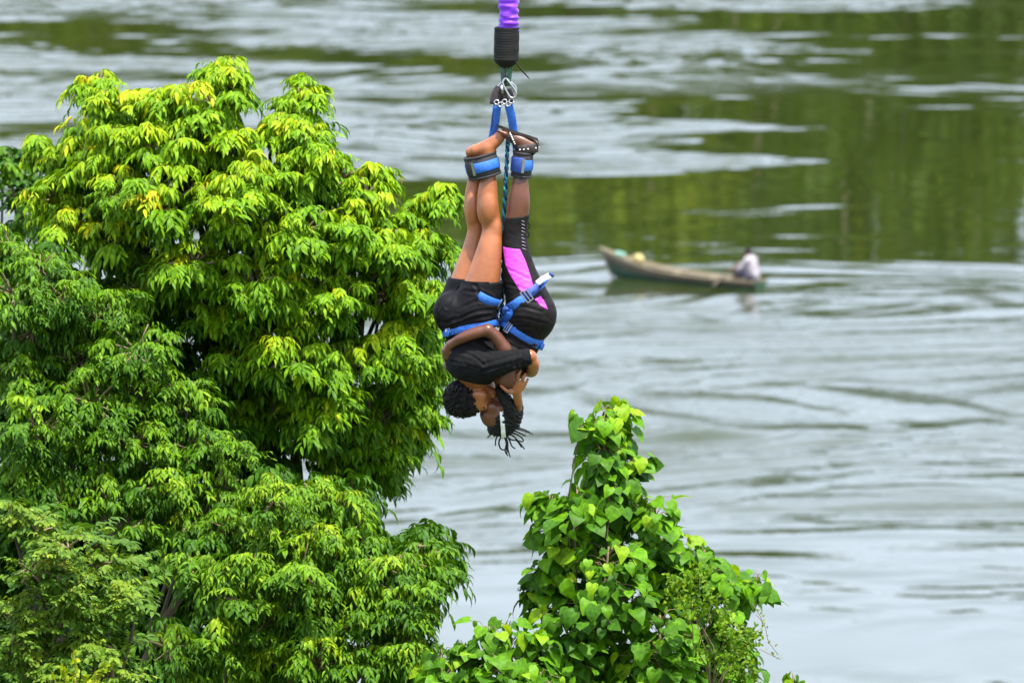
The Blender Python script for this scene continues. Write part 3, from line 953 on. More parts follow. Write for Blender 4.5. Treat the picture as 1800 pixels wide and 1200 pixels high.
        for ax in range(3):
            o1, o2 = (ax + 1) % 3, (ax + 2) % 3
            sl0 = [slice(None)] * 3; sl1 = [slice(None)] * 3
            sl0[ax] = slice(0, -1); sl1[ax] = slice(1, None)
            ch = neg[tuple(sl0)] != neg[tuple(sl1)]
            e = np.argwhere(ch)
            e = e[(e[:, o1] > 0) & (e[:, o2] > 0) & (e[:, o1] < d.shape[o1] - 1) & (e[:, o2] < d.shape[o2] - 1)]
            q = []
            for (u, v) in ((-1, -1), (0, -1), (0, 0), (-1, 0)):
                c = e.copy(); c[:, o1] += u; c[:, o2] += v
                q.append(lut[tuple(c.T)])
            q = np.stack(q, 1)
            fl = neg[tuple(e.T)]
            q = np.where(fl[:, None], q, q[:, ::-1])
            F.append(q)
        F = np.concatenate(F)
        F = F[(F >= 0).all(1)]
        return V, F
    def build(s, name, mat, parent, smooth_it=1):
        V, F = s.mesh()
        for _ in range(smooth_it):                       # light relaxation
            acc = np.zeros_like(V); n = np.zeros(len(V))
            for i in range(4):
                a, b = F[:, i], F[:, (i + 1) % 4]
                np.add.at(acc, a, V[b]); np.add.at(n, a, 1)
                np.add.at(acc, b, V[a]); np.add.at(n, b, 1)
            V = V * .5 + .5 * acc / np.maximum(n, 1)[:, None]
        return obj(name, V, F, mat, parent)

def poly_sdf(pts, X, Z):
    pts = np.asarray(pts, float)
    d = np.full(X.shape, 1e9); s = np.ones(X.shape)
    n = len(pts)
    for i in range(n):
        a, b = pts[i], pts[i - 1]
        e = b - a; wx, wz = X - a[0], Z - a[1]
        t = np.clip((wx * e[0] + wz * e[1]) / np.dot(e, e), 0, 1)
        d = np.minimum(d, (wx - e[0] * t) ** 2 + (wz - e[1] * t) ** 2)
        c1 = Z >= a[1]; c2 = Z < b[1]; c3 = e[0] * wz > e[1] * wx
        flip = (c1 & c2 & c3) | (~c1 & ~c2 & ~c3)
        s = np.where(flip, -s, s)
    return s * np.sqrt(d)

def panel(field, px_poly, grow, name, mat, parent, near_of=None):
    """a patch of cloth lying on a garment, cut to a picture-plane outline"""
    f = Field.__new__(Field)
    f.h, f.o, f.ax, f.d = field.h, field.o, field.ax, (field.d - grow).copy()
    pts = [(Q(x, y)[0], Q(x, y)[2]) for x, y in px_poly]
    X, Z = np.meshgrid(f.ax[0], f.ax[2], indexing='ij')
    pd = poly_sdf(pts, X, Z)[:, None, :]
    f.d = np.maximum(f.d, pd).astype(np.float32)
    yc = near_of if near_of is not None else YP
    f.d = np.maximum(f.d, (f.ax[1][None, :, None] - yc).astype(np.float32))
    f.d = np.maximum(f.d, -(field.d + 0.012)).astype(np.float32)
    return f.build(name, mat, parent, 1)

M['skin_a'] = simple('skin_brown', (0.305, 0.104, 0.038), 0.36, var=0.30, scale=10, bump=0.0014, bscale=160, sss=0.08)
M['skin_b'] = simple('skin_dark_brown', (0.110, 0.038, 0.020), 0.38, var=0.30, scale=10, bump=0.0014, bscale=160, sss=0.06)
M['black_cotton'] = simple('black_cotton', (0.0085, 0.0085, 0.0095), 0.9, spec=0.12, var=0.35, scale=22, bump=0.002, bscale=60, sheen=0.0)
M['black_nylon'] = simple('black_nylon', (0.0060, 0.0058, 0.0072), 0.65, spec=0.12, var=0.3, scale=25, bump=0.0015, bscale=70, sheen=0.0)
M['black_stretch'] = simple('black_stretch', (0.011, 0.0095, 0.010), 0.62, spec=0.12, var=0.3, scale=30, bump=0.001, bscale=300, sheen=0.0)
M['pink_stretch'] = simple('pink_stretch', (0.70, 0.055, 0.66), 0.6, var=0.08, scale=40, bump=0.001, bscale=300)
M['hair'] = simple('black_hair', (0.0045, 0.004, 0.004), 0.6, spec=0.25, var=0.4, scale=60, bump=0.006, bscale=140)
M['braid'] = simple('black_braid', (0.005, 0.0045, 0.005), 0.5, spec=0.3, var=0.3, scale=120, bump=0.003, bscale=400)
M['white_band'] = simple('white_elastic', (0.78, 0.76, 0.74), 0.7, var=0.06, bump=0.001)
M['blue_web'] = simple('blue_webbing', (0.020, 0.125, 0.50), 0.65, var=0.28, scale=60, bump=0.0015, bscale=500)
M['dark_blue_web'] = simple('dark_blue_webbing', (0.016, 0.05, 0.24), 0.6, var=0.2, scale=60, bump=0.0015, bscale=500)
M['neoprene'] = simple('black_neoprene', (0.014, 0.014, 0.016), 0.75, var=0.3, scale=40, bump=0.002, bscale=200)
M['steel'] = simple('steel', (0.42, 0.42, 0.43), 0.32, metal=1.0, var=0.08, scale=60)
M['white_tag'] = simple('white_tag', (0.80, 0.79, 0.74), 0.6, var=0.06)
M['leather'] = simple('dark_leather', (0.022, 0.014, 0.012), 0.5, var=0.3, scale=50)
M['stud'] = simple('pale_stud', (0.82, 0.78, 0.72), 0.3, metal=0.4, var=0.05)
M['eye'] = simple('eye', (0.02, 0.015, 0.012), 0.25, var=0.1)
M['lip_a'] = simple('lip_brown', (0.30,0.09,0.06), 0.4, var=0.08, sss=0.05)
M['lip_b'] = simple('lip_dark', (0.20, 0.065, 0.05), 0.4, var=0.08, sss=0.05)
DEP = np.array((0, 1.0, 0))
def arr(vf): return np.array(vf[0]), vf[1]

def hand(prims, wrist, palm, fingers, thumb, r=3.4):
    """palm, four bent fingers and a thumb, all joined to the wrist; points in pixels"""
    prims += [cone(wrist, palm, 7.5, 8.5, 3), cone(palm, fingers[1][0], 8.0, 5.5, 2.5), cone(palm, fingers[2][0], 8.0, 5.5, 2.5), cone(palm, fingers[0][0], 7, 4.6, 2.5), cone(palm, fingers[3][0], 7, 4.2, 2.5)]
    for i, f in enumerate(fingers):
        rr = r * (1.0, 1.05, 1.0, .86)[i]
        prims += chain(f, [rr * 1.08, rr, rr * .85][:len(f)], .8)
    prims += chain(thumb, [4.2, 3.6, 2.9][:len(thumb)], 1.2)

def head(prims, c, f, chin, brow, nose, w=0):
    pass

# ---------------- the jumper in shorts
def jumper_a():
    root = empty('person', tuple(Q(855, 285)), 'jumper in black shorts and black shirt hanging barefoot upside down', 'person', None)
    near = [(858, 284, -10), (858, 300, -10), (858, 322, -12), (857, 345, -12), (859, 370, -12), (864, 397, -11), (864, 413, -13), (860, 440, -18), (854, 470, -20), (846, 505, -21), (836, 545, -22)]
    nr_ = [12.5, 12.5, 15.5, 18, 18.5, 17.5, 18.5, 22.5, 27, 32, 37]
    far = [(840, 286, 18), (838, 300, 18), (835, 322, 19), (833, 345, 20), (833, 370, 20), (837, 398, 19), (836, 415, 19), (832, 440, 19), (826, 470, 19), (818, 505, 20), (813, 545, 20)]
    fr_ = [12, 12, 14, 16.5, 17.5, 16, 16.5, 20, 25, 30, 36]
    skin = chain(near, nr_, 2) + chain(far, fr_, 1.5)
    skin += [ell((858, 366, -23), (15, 13, 29), None, 3), ell((847, 366, -14), (9, 11, 26), None, 4), ell((832, 366, 9), (13, 13, 31), None, 3), ell((872, 401, -18), (8, 10, 14), None, 7)]
    # feet, toes stretched up and to the right
    for dx, dy, dd in ((0, 0, -8), (-7, 3, 15)):
        skin += chain([(836 + dx, 265 + dy, dd), (857 + dx, 258 + dy, dd), (874 + dx, 246 + dy, dd), (884 + dx, 235 + dy, dd)], [10.5, 12, 10.5, 7.5], 3) + [ell((834 + dx, 264 + dy, dd), (8, 9, 9), None, 3)]
        skin += [cone((858 + dx, 284 + dy, dd), (856 + dx, 262 + dy, dd), 13.5, 14, 5)]
        for i in range(5):
            o = (i - 2) * 4.6
            ln = (1.0, .96, .88, .8, .7)[i] if dd < 0 else (.7, .8, .88, .96, 1.0)[i]
            skin += chain([(883 + dx, 235 + dy - abs(o) * .1, dd + o), (891 + dx + 3 * ln, 230.5 + dy, dd + o * 1.05), (895 + dx + 6 * ln, 231 + dy, dd + o * 1.05)], [4.6, 3.2, 2.7], 1.2)
    pel = [ell((816, 552, 0), (49, 50, 37), None, 8), ell((795, 548, -18), (30, 30, 32), None, 8), ell((795, 548, 18), (30, 30, 32), None, 8)]
    tor = [cone((822, 560, 0), (828, 592, 0), 41, 38, 8, (DEP, 1.12)), cone((828, 592, 0), (829, 630, 0), 38, 43, 8, (DEP, 1.28)), cone((829, 630, 0), (838, 652, 0), 43, 31, 10, (DEP, 1.6))]
    up_arm = chain([(828, 636, -28), (856, 641, -50), (890, 635, -66), (932, 626, -66)], [34, 26, 18, 11.5], 12)
    low_arm = chain([(930, 626, -66), (937, 640, -56), (935, 652, -30), (928, 654, 12)], [11.5, 11, 10.5, 8.5], 2)
    far_arm = chain([(838, 652, 44), (868, 700, 52), (886, 738, 46)], [19, 14, 11.5], 6) + chain([(886, 738, 46), (905, 728, 14), (911, 707, -24)], [11.5, 10.5, 7.5], 4)
    hd_ax = axes2(.93, .36)
    hd = [cone((832, 655, 0), (834, 684, -2), 17, 15.5, 6),
          ell((820, 699, -2), (31, 25, 30), hd_ax, 5),
          ell((839, 702, -2), (23, 22, 23), hd_ax, 6),
          cone((840, 686, -2), (864, 689, -2), 17, 9, 7),
          cone((858, 704, -2), (866, 707, -2), 4.5, 3.6, 3),          # nose
          ell((853, 714, -2), (8, 16, 5), hd_ax, 5),                  # brow
          ell((868, 697, -2), (4.2, 8, 3.2), None, 2.5),              # lips
          ell((846, 694, -20), (11, 8, 10), hd_ax, 5),                # cheek
          ell((836, 694, -25), (5.5, 3, 8), hd_ax, 1.5)]              # ear
    hnd = []
    hand(hnd, (911, 706, -25), (908, 686, -46), [[(902, 676, -52), (901, 664, -57), (905, 655, -56)], [(909, 672, -53), (911, 659, -58), (915, 651, -56)],
                                                 [(916, 675, -50), (920, 664, -55), (923, 657, -52)], [(920, 681, -46), (925, 672, -50), (928, 666, -47)]],
         [(903, 690, -48), (892, 687, -56), (881, 678, -57)])
    # other hand flat on the partner's back
    hand(hnd, (928, 654, 12), (922, 650, 26), [[(918, 646, 36), (912, 643, 44), (904, 641, 48)], [(920, 651, 37), (914, 650, 46), (906, 649, 50)], [(921, 656, 36), (915, 657, 45), (908, 657, 49)], [(921, 661, 34), (916, 663, 42), (910, 664, 46)]],
         [(920, 641, 26), (914, 634, 30), (908, 630, 33)])
    body = Field(skin + pel + tor + up_arm + low_arm + far_arm + hd + hnd, .0048)
    body.build('body', M['skin_a'], root, 4)
    # shorts: loose legs
    sh_legs = [cone((856, 476, -19), (835, 545, -22), 31, 38, 6), cone((828, 476, 19), (812, 545, 21), 31, 40, 6)]
    sh = Field(sh_legs + pel + [cone((818, 560, 0), (827, 582, 0), 43, 41, 8, (DEP, 1.12))], .0048, .011)
    sh.folds(.0012, 60, (-0.5, .1, 1.0), 3, .45)
    for cr in ([(868, 536, -60), (840, 530, -70), (805, 545, -70)], [(870, 546, -60), (838, 548, -70), (800, 565, -65)], [(866, 526, -60), (845, 516, -65), (815, 512, -60)], [(862, 556, -60), (830, 562, -70), (795, 575, -60)],
               [(815, 500, -50), (800, 515, -55), (786, 540, -50)], [(792, 505, -40), (778, 525, -45), (770, 550, -40)], [(835, 500, -55), (842, 515, -62), (846, 530, -66)], [(800, 560, -60), (785, 568, -50), (775, 565, -40)]):
        sh.crease(cr, 3.2, 1.9)
    sh.cut(Q(850, 491, 0), unit((0.03, 0, 1.0))).cut(Q(828, 580, 0), unit((.15, 0, -1)))
    sh.cut(Q(885.5, 510, 0), unit((1, 0, 0.05)))
    so = sh.build('shorts', M['black_nylon'], root, 1)
    # stitched hem and side stripe
    for (cx, cy, dd, rr) in ((852, 493.5, -19, 33.5), (828, 493.5, 19, 33)):
        pts, nn = [], []
        for t in np.linspace(0, 2 * math.pi, 33)[:-1]:
            dv = np.array((math.cos(t), math.sin(t), 0))
            q = sh.hit(Q(cx, cy, dd), dv, .2)
            if np.linalg.norm(q - Q(cx, cy, dd)) < rr * 1.25 * U: pts.append(q + dv * .0012); nn.append(dv)
        if len(pts) > 6:
            k0 = max(range(len(pts)), key=lambda z: np.linalg.norm(pts[z] - pts[z - 1]))
            pts = pts[k0:] + pts[:k0]; nn = nn[k0:] + nn[:k0]
            obj('hem', *arr(ribbon(pts, nn, 4.5 * U, .0025)), M['black_cotton'], so)
    pts = []
    for (x, y) in ((812, 496), (800, 508), (788, 525), (778, 548), (776, 566), (784, 580)):
        pts.append(sh.hit(Q(x + 10, y, 10), unit((-.35, -1, 0)), .3) + np.array((-.001, -.002, 0)))
    obj('side_stripe', *arr(ribbon(smooth_path(pts, 16), (-.4, -.9, 0), 5 * U, .002)), M['black_cotton'], so)
    # shirt with sleeve
    shirt = Field(tor[1:] + [cone((822, 574, 0), (828, 592, 0), 40, 39, 8, (DEP, 1.12)), cone((833, 652, 0), (834, 668, 0), 24, 17, 8)] + up_arm + [cone((838, 652, 44), (866, 696, 51), 20, 16, 7)], .0055, .008)
    shirt.folds(.0010, 90, (0.45, .2, 1.0), 8, .35)
    for cr in ([(850, 640, -80), (880, 632, -92), (915, 622, -86)], [(848, 652, -76), (880, 645, -90), (918, 634, -86)], [(865, 655, -76), (895, 646, -88), (925, 637, -82)], [(915, 612, -84), (918, 626, -88), (916, 640, -84)], [(906, 614, -86), (908, 628, -90), (906, 644, -86)],
               [(800, 615, -55), (830, 625, -64), (850, 640, -72)], [(795, 635, -50), (825, 640, -62), (848, 650, -70)], [(810, 600, -58), (835, 608, -66), (860, 622, -70)], [(805, 655, -45), (825, 655, -55), (845, 660, -60)], [(926, 613, -82), (929, 626, -86), (927, 638, -82)]):
        shirt.crease(cr, 2.8, 1.8)
    ax_s = unit(Q(934, 626, -66) - Q(880, 637, -70))
    shirt.cut(Q(933, 626, -66), ax_s).cut(Q(834, 668, 0), unit((-.2, 0, -1))).cut(Q(828, 577, 0), unit((-.12, 0, 1)))
    shirt.build('shirt', M['black_cotton'], root, 1)
    # tight curls
    hr = Field([ell((813, 701, -2), (33, 31, 32), hd_ax, 4), ell((828, 714, -2), (16, 25, 15), hd_ax, 6)], .0038)
    hr.noise(.0055, 260, 5, 22)
    hr.cut(Q(842, 700, 0), unit((1, 0, .05)))
    ho = hr.build('hair', M['hair'], root, 0)
    cur = MB()
    g = np.random.default_rng(3)
    for i in range(420):
        d = unit(g.standard_normal(3)); d[0] -= .35; d = unit(d)
        c = Q(813, 701, -2) + d * np.array((33, 31, 32)) * U * .97
        if c[0] > Q(841, 700)[0]: continue
        a1 = unit(np.cross(d, g.standard_normal(3))); a2 = np.cross(d, a1)
        R_ = U * g.uniform(1.4, 2.6)
        pts = [c + d * (R_ * .9 * k / 3) + (a1 * math.cos(k * 1.3) + a2 * math.sin(k * 1.3)) * R_ for k in range(7)]
        cur.add(*tube(pts, U * .75, 4))
    tag(cur.build('curls', M['hair'], ho), kind='stuff')
    for (c, r) in (((858, 711, -13), 2.3), ((860, 711, 8), 2.3)):
        obj('eye', *arr(uv_ball(Q(*c), r * U)), M['eye'], root)
    for pp in ([(850, 716, -20), (855, 718, -14), (858, 718.5, -8)], [(852, 716, 16), (856, 718, 10), (859, 718.5, 5)]):
        obj('eyebrow', *arr(tube(smooth_path([Q(*c) for c in pp], 6), U * 1.0, 5)), M['hair'], root)
    return root, body, sh, shirt

def uv_ball(c, r, n=8, m=6, sc=(1, 1, 1)):
    V = [c + np.array((0, 0, r * sc[2]))]
    for i in range(1, m):
        t = math.pi * i / m
        for j in range(n):
            a = 2 * math.pi * j / n
            V.append(c + r * np.array((math.sin(t) * math.cos(a) * sc[0], math.sin(t) * math.sin(a) * sc[1], math.cos(t) * sc[2])))
    V.append(c - np.array((0, 0, r * sc[2])))
    F = [(0, 1 + j, 1 + (j + 1) % n) for j in range(n)]
    for i in range(m - 2):
        for j in range(n):
            F.append((1 + i * n + j, 1 + (i + 1) * n + j, 1 + (i + 1) * n + (j + 1) % n, 1 + i * n + (j + 1) % n))
    l = len(V) - 1
    F += [(l, 1 + (m - 2) * n + (j + 1) % n, 1 + (m - 2) * n + j) for j in range(n)]
    return V, F

# ---------------- the jumper in leggings
def jumper_b():
    root = empty('person', tuple(Q(917, 285)), 'jumper in black and pink leggings and studded sandals hanging upside down', 'person', None)
    near = [(917, 284, -13), (916, 302, -13), (914, 325, -14), (912, 348, -14), (910, 372, -14), (906, 398, -14), (905, 418, -14), (908, 450, -15), (916, 490, -17), (933, 545, -20)]
    nr_ = [11.5, 11.5, 15, 18.5, 19.5, 18.5, 19.5, 23.5, 29.5, 41]
    far = [(x + 1, y + 2, d + 39) for x, y, d in near]
    skin = chain(near, nr_, 2) + chain(far, [r * .97 for r in nr_], 2)
    skin += [ell((919, 354, -14), (11, 14, 24), None, 6)]
    for dd in (-12, 26):
        skin += chain([(934, 257, dd), (915, 248, dd), (898, 240, dd), (889, 235, dd)], [11.5, 12, 9.5, 7.5], 5)
        skin += [cone((917, 284, dd), (921, 262, dd), 12.5, 13, 5)]
        for i in range(5):
            o = (i - 2) * 4.5
            ln = (.7, .8, .88, .96, 1.0)[i] if dd < 0 else (1.0, .96, .88, .8, .7)[i]
            skin += chain([(889, 236, dd + o), (883 - 3 * ln, 232, dd + o), (879 - 4 * ln, 230, dd + o)], [4.4, 3.1, 2.6], 1.2)
    pel = [ell((930, 556, 0), (44, 50, 39), axes2(.85, .5), 8), ell((946, 556, -18), (30, 30, 32), None, 8), ell((946, 556, 18), (30, 30, 32), None, 8)]
    tor = [cone((926, 566, 0), (913, 594, 0), 42, 35, 8, (DEP, 1.1)), cone((913, 594, 0), (898, 626, 0), 35, 36, 8, (DEP, 1.1)), cone((898, 626, 0), (886, 654, 0), 36, 25, 9, (DEP, 1.3))]
    arm = chain([(894, 664, -44), (893, 640, -50), (886, 612, -58)], [20, 15, 12], 5) + chain([(886, 612, -58), (872, 592, -62), (857, 580, -66)], [12, 11, 10.5], 4) \
        + chain([(857, 580, -66), (836, 585, -66), (812, 594, -60), (793, 605, -44)], [10.5, 10.5, 9.5, 7.8], 4)
    farm = chain([(882, 656, 38), (850, 640, 62), (838, 612, 64)], [15, 12, 11], 6) + chain([(838, 612, 64), (812, 622, 56), (795, 632, 36)], [11, 10, 8], 4)
    hd_ax = axes2(-.92, -.38)
    hd = [cone((886, 660, 2), (882, 698, 4), 15, 13, 6),
          ell((884, 727, 4), (28, 24, 31), hd_ax, 5),
          ell((866, 728, 4), (21, 21, 24), hd_ax, 6),
          cone((880, 710, 4), (869, 704, 4), 14, 9.5, 7),
          cone((853, 716, 4), (849, 711, 4), 4.5, 4.0, 3),
          ell((850, 729, 4), (6, 15, 5), hd_ax, 5),
          ell((862, 703, 4), (4.4, 8, 3.6), None, 2.5),
          ell((866, 716, -12), (11, 8, 10), hd_ax, 5),
          ell((884, 716, -20), (5, 3, 8), hd_ax, 1.5)]
    hnd = []
    hand(hnd, (793, 605, -44), (785, 616, -34), [[(781, 620, -20), (780, 628, -8), (786, 634, -3)], [(783, 624, -24), (783, 632, -14), (790, 637, -10)], [(787, 627, -30), (788, 635, -24), (794, 638, -22)], [(791, 627, -36), (793, 634, -33), (798, 635, -32)]],
         [(790, 618, -38), (796, 622, -42), (800, 626, -42)], 3.2)
    hand(hnd, (795, 632, 36), (788, 640, 22), [[(785, 640, 12), (784, 642, 2), (786, 646, -4)], [(786, 644, 12), (785, 647, 3), (788, 650, -3)], [(788, 648, 13), (788, 651, 5), (791, 653, 0)], [(790, 650, 16), (791, 654, 9), (794, 656, 5)]],
         [(790, 633, 20), (788, 628, 14), (787, 626, 9)], 3.0)
    body = Field(skin + pel + tor + arm + farm + hd + hnd, .0048)
    body.build('body', M['skin_b'], root, 4)
    # leggings to below the knee
    lg_legs = chain(near[3:], [r * 1.0 for r in nr_[3:]], 5) + chain(far[3:], [r * .97 for r in nr_[3:]], 5)
    lg = Field(lg_legs + pel + [cone((926, 566, 0), (916, 588, 0), 42, 37, 8, (DEP, 1.1))], .0048, .006)
    smooth_lg = lg.d.copy()
    # gathered cloth around the knee
    g = np.meshgrid(*lg.ax, indexing='ij')
    z_k = Q(905, 408)[2]
    wgt = np.exp(-((g[2] - z_k) / .07) ** 2)
    lg.d = (lg.d + .0022 * wgt * np.sin(g[2] * 560 + 30 * (g[0]) + 2 * np.sin(g[0] * 50))).astype(np.float32)
    lg.folds(.0006, 110, (.6, .2, 1), 12, .8)
    for cr in ([(893, 545, -50), (920, 540, -62), (955, 548, -58)], [(895, 560, -45), (925, 560, -62), (962, 570, -55)], [(900, 530, -50), (925, 528, -60), (958, 535, -55)], [(890, 500, -40), (915, 505, -50), (945, 520, -52)], [(905, 575, -45), (930, 575, -58), (955, 582, -52)],
               [(975, 545, -20), (962, 558, -40), (945, 590, -48)], [(887, 470, -30), (905, 478, -42), (930, 490, -44)]):
        lg.crease(cr, 2.6, 1.1)
    lg.cut(Q(905, 379, 0), unit((-.12, 0, 1))).cut(Q(916, 588, 0), unit((-.5, 0, -.85)))
    lo = lg.build('leggings', M['black_stretch'], root, 1)
    po = panel(lg, [(884, 431), (914, 434), (922, 450), (928, 466), (938, 498), (926, 508), (914, 506), (898, 482), (888, 462)], .0025, 'side_panel', M['pink_stretch'], lo)
    tag(po, 'bright pink thigh panel')
    po = panel(lg, [(938, 520), (950, 514), (958, 526), (964, 540), (950, 531)], .0025, 'side_panel', M['pink_stretch'], lo)
    tag(po, 'small pink hip panel')
    # lacing along the shin hem
    for i in range(9):
        y = 386 + i * 6
        a = lg.hit(Q(911, y, -12), np.array((.30, -.95, 0))); b = lg.hit(Q(911, y + 3, -12), np.array((.62, -.78, 0)))
        obj('lace', *arr(tube([a + (0, -.002, 0), (a + b) / 2 + (0.001, -.004, 0), b + (0, -.002, 0)], U * .7, 5)), M['white_lace'], lo)
    for yy, sx in ((397, 926), (412, 925)):
        c = Q(sx, yy, -12)
        tt = [c + np.array((math.cos(t), -.2, math.sin(t))) * U * np.array((5, 1, 6)) for t in np.linspace(1.9, -1.9, 9)]
        obj('lace_loop', *[np.array(tube(tt, U * 1.2, 5)[0]), tube(tt, U * 1.2, 5)[1]], M['black_stretch'], lo)
    top = Field(tor[1:] + [cone((920, 580, 0), (913, 594, 0), 39, 36, 8, (DEP, 1.1))], .0055, .006)
    top.folds(.0014, 100, (.5, .2, .8), 5, .5)
    for cr in ([(885, 590, -40), (905, 598, -46), (930, 612, -40)], [(880, 600, -40), (900, 608, -46), (925, 622, -40)], [(890, 582, -42), (910, 588, -46), (935, 602, -40)]):
        top.crease(cr, 2.6, 1.6)
    top.cut(Q(884, 660, 0), unit((-.4, 0, -.9))).cut(Q(917, 585, 0), unit((.5, 0, .85)))
    top.build('tank_top', M['grey_cotton'], root, 1)
    # hair: cap, woven braids on the head, loose ends hanging
    hr = Field([ell((890, 729, 4), (29, 28, 33), hd_ax, 4), cone((892, 700, 4), (902, 715, 2), 12, 16, 8), cone((880, 695, -9), (892, 708, -12), 9, 13, 8), cone((870, 752, 4), (886, 752, 4), 14, 16, 8)], .0042)
    hr.noise(.0020, 300, 8, 16)
    hr.cut(Q(875, 728, 0), unit((-1, 0, 1.15)))
    ho = hr.build('hair', M['hair'], root, 0)
    nape = Field(chain([(878, 684, -14), (886, 698, -20), (896, 714, -22), (898, 728, -22)], [7, 11, 12, 9], 3), .0042)
    nape.noise(.0022, 300, 4, 16)
    nape.build('hair_nape', M['hair'], ho, 0)
    br = MB(); gg = np.random.default_rng(9)
    for i in range(26):                                    # braids swept over the near side of the head
        y0 = 694 + i * 2.4
        x0 = 884 + 3 * math.sin(i)
        pts = []
        for t in np.linspace(0, 1, 9):
            x = x0 + (26 + 6 * math.sin(i * 1.7)) * t; y = y0 + (754 - y0) * (.25 + .6 * t ** 1.5) * (.8 if i % 3 else 1.05)
            c = Q(892, 726, 4)
            dv = unit(np.array(((x - 892), 0, -(y - 726))) * U + np.array((0, -1, 0)) * U * math.sqrt(max(30, 33 ** 2 - (x - 892) ** 2 - (y - 726) ** 2)))
            pts.append(hr.hit(c, dv, .16) + dv * U * 1.2)
        br.add(*tube(pts, [U * 1.7 * (1 + .18 * (k % 2)) for k in range(9)], 5))
    tag(br.build('braids', M['braid'], ho), kind='stuff')
    ends = [[(880, 757), (870, 760), (862, 764), (857, 769)], [(880, 760), (874, 766), (871, 775), (871, 783)], [(884, 762), (877, 776), (880, 788), (887, 790), (893, 786)],
            [(886, 762), (892, 776), (893, 790), (897, 803)], [(884, 762), (889, 774), (891, 788), (891, 799)], [(888, 762), (895, 772), (900, 784), (906, 788)],
            [(890, 760), (902, 766), (912, 776), (922, 789)], [(892, 760), (906, 762), (918, 770), (919, 776), (912, 774)], [(892, 757), (906, 754), (920, 757), (937, 763)],
            [(894, 756), (905, 757), (916, 762), (924, 766)], [(886, 762), (898, 772), (908, 774), (917, 786)], [(886, 764), (890, 778), (888, 792), (893, 801)], [(895, 752), (908, 751), (922, 755), (932, 760)]]
    for i, e in enumerate(ends):
        dd = -10 + (i * 7) % 24
        pts = smooth_path([Q(x, y, dd + 2 * j) for j, (x, y) in enumerate(e)], 16)
        V, F = tube(pts, [U * (1.55 + .3 * (k % 2)) * (1 - .35 * k / 15) for k in range(16)], 5)
        obj('braid', np.array(V), F, M['braid'], ho)
    # head band
    pts, nrm = [], []
    for t in np.linspace(-.5 * math.pi - .75, -.5 * math.pi + 2.3, 26):
        dv = np.array((0.16 * -math.sin(t), 0, 0)) + np.array((-.10, math.sin(t) * .86, -math.cos(t)))
        dv = unit(np.array((-.12 + .10 * math.cos(t), math.sin(t), -math.cos(t))))
        q = hr.hit(Q(886, 728, 4), dv, .16)
        pts.append(q + dv * .008); nrm.append(dv)
    obj('headband', *[(np.array(v), f) for v, f in [ribbon(smooth_path(pts, 26), nrm, U * 8, .004)]][0], M['white_band'], root)
    for (x, y) in ((884, 722), (885, 716), (889, 711)):
        q = hr.hit(Q(888, 724, 4), Q(x, y, -40) - Q(888, 724, 4), .16); obj('bead', *arr(uv_ball(q, U * 1.7)), M['white_band'], ho)
    for c in ((855, 722, -10), (853, 722, 16)): obj('eye', *arr(uv_ball(Q(*c), 2.2 * U)), M['eye'], root)
    for pp in ([(848, 729, -14), (846.5, 730, -8), (846, 730, -2)], [(848, 729, 22), (846.5, 730, 16), (846, 730, 10)]):
        obj('eyebrow', *arr(tube(smooth_path([Q(*c) for c in pp], 6), U * 1.0, 5)), M['hair'], root)
    # sandals
    for dd in (-12, 26):
        so_ = MB()
        ctr = [(873, 221, dd), (884, 225, dd), (900, 231, dd), (918, 237, dd), (934, 242, dd), (946, 246, dd)]
        wid = [9, 19, 21, 17, 19, 15]
        V = []
        for (x, y, d_), w_ in zip(ctr, wid):
            for s_ in (-.5, .5):
                for th in (-3.0, 3.0):
                    V.append(Q(x + th * .3, y + th, d_ + s_ * w_))
        F = []
        for i in range(len(ctr) - 1):
            a, c = i * 4, (i + 1) * 4
            F += [(a, c, c + 2, a + 2), (a + 1, a + 3, c + 3, c + 1), (a, a + 1, c + 1, c), (a + 2, c + 2, c + 3, a + 3)]
        F += [(0, 2, 3, 1), (20, 21, 23, 22)]
        sole = obj('sandal', np.array(V), F, M['leather'], root, smooth=False)
        def strap(path, w_, nm):
            pts, nrm = [], []
            for (x, y, dv) in path:
                q = body.hit(Q(x, y, dd), np.array(dv), .09)
                pts.append(q + unit(dv) * .0025); nrm.append(unit(dv))
            o_ = obj(nm, *[(np.array(v), f) for v, f in [ribbon(pts, nrm, w_ * U, .003)]][0], M['leather'], sole)
            return pts, nrm
        ang = np.linspace(-1.25 * math.pi, .25 * math.pi, 20)
        # across the instep and round the ankle
        def ring(x, y, tilt, a_):
            e1 = unit((math.cos(tilt), 0, math.sin(tilt)))
            return [(x, y, tuple(e1 * math.cos(t) + DEP * math.sin(t))) for t in a_]
        p1, n1 = strap(ring(900, 241, -1.15, np.linspace(-math.pi * 1.05, .05 * math.pi, 14)), 7, 'toe_strap')
        p2, n2 = strap(ring(918, 262, .10, np.linspace(-math.pi, math.pi, 26)), 16, 'ankle_strap')
        strap([(918, 262, (-.5, -.86, .1)), (910, 255, (-.5, -.86, .15)), (903, 246, (-.4, -.86, .2)), (897, 240, (-.3, -.9, .3))], 8, 'instep_strap')
        heel = [Q(945, 246, dd), Q(947, 254, dd), Q(944, 264, dd), Q(938, 272, dd)]
        obj('heel_strap', *[(np.array(v), f) for v, f in [ribbon(smooth_path(heel, 8), (.95, 0, .2), 12 * U, .004)]][0], M['leather'], sole)
        if dd < 0:
            for p_, n_ in list(zip(p1, n1))[3:11:1] + list(zip(p2, n2))[5:14:2]:
                obj('stud', *arr(uv_ball(p_ + n_ * .003, U * 1.5, 6, 4)), M['stud'], sole)
    return root, body, lg, top
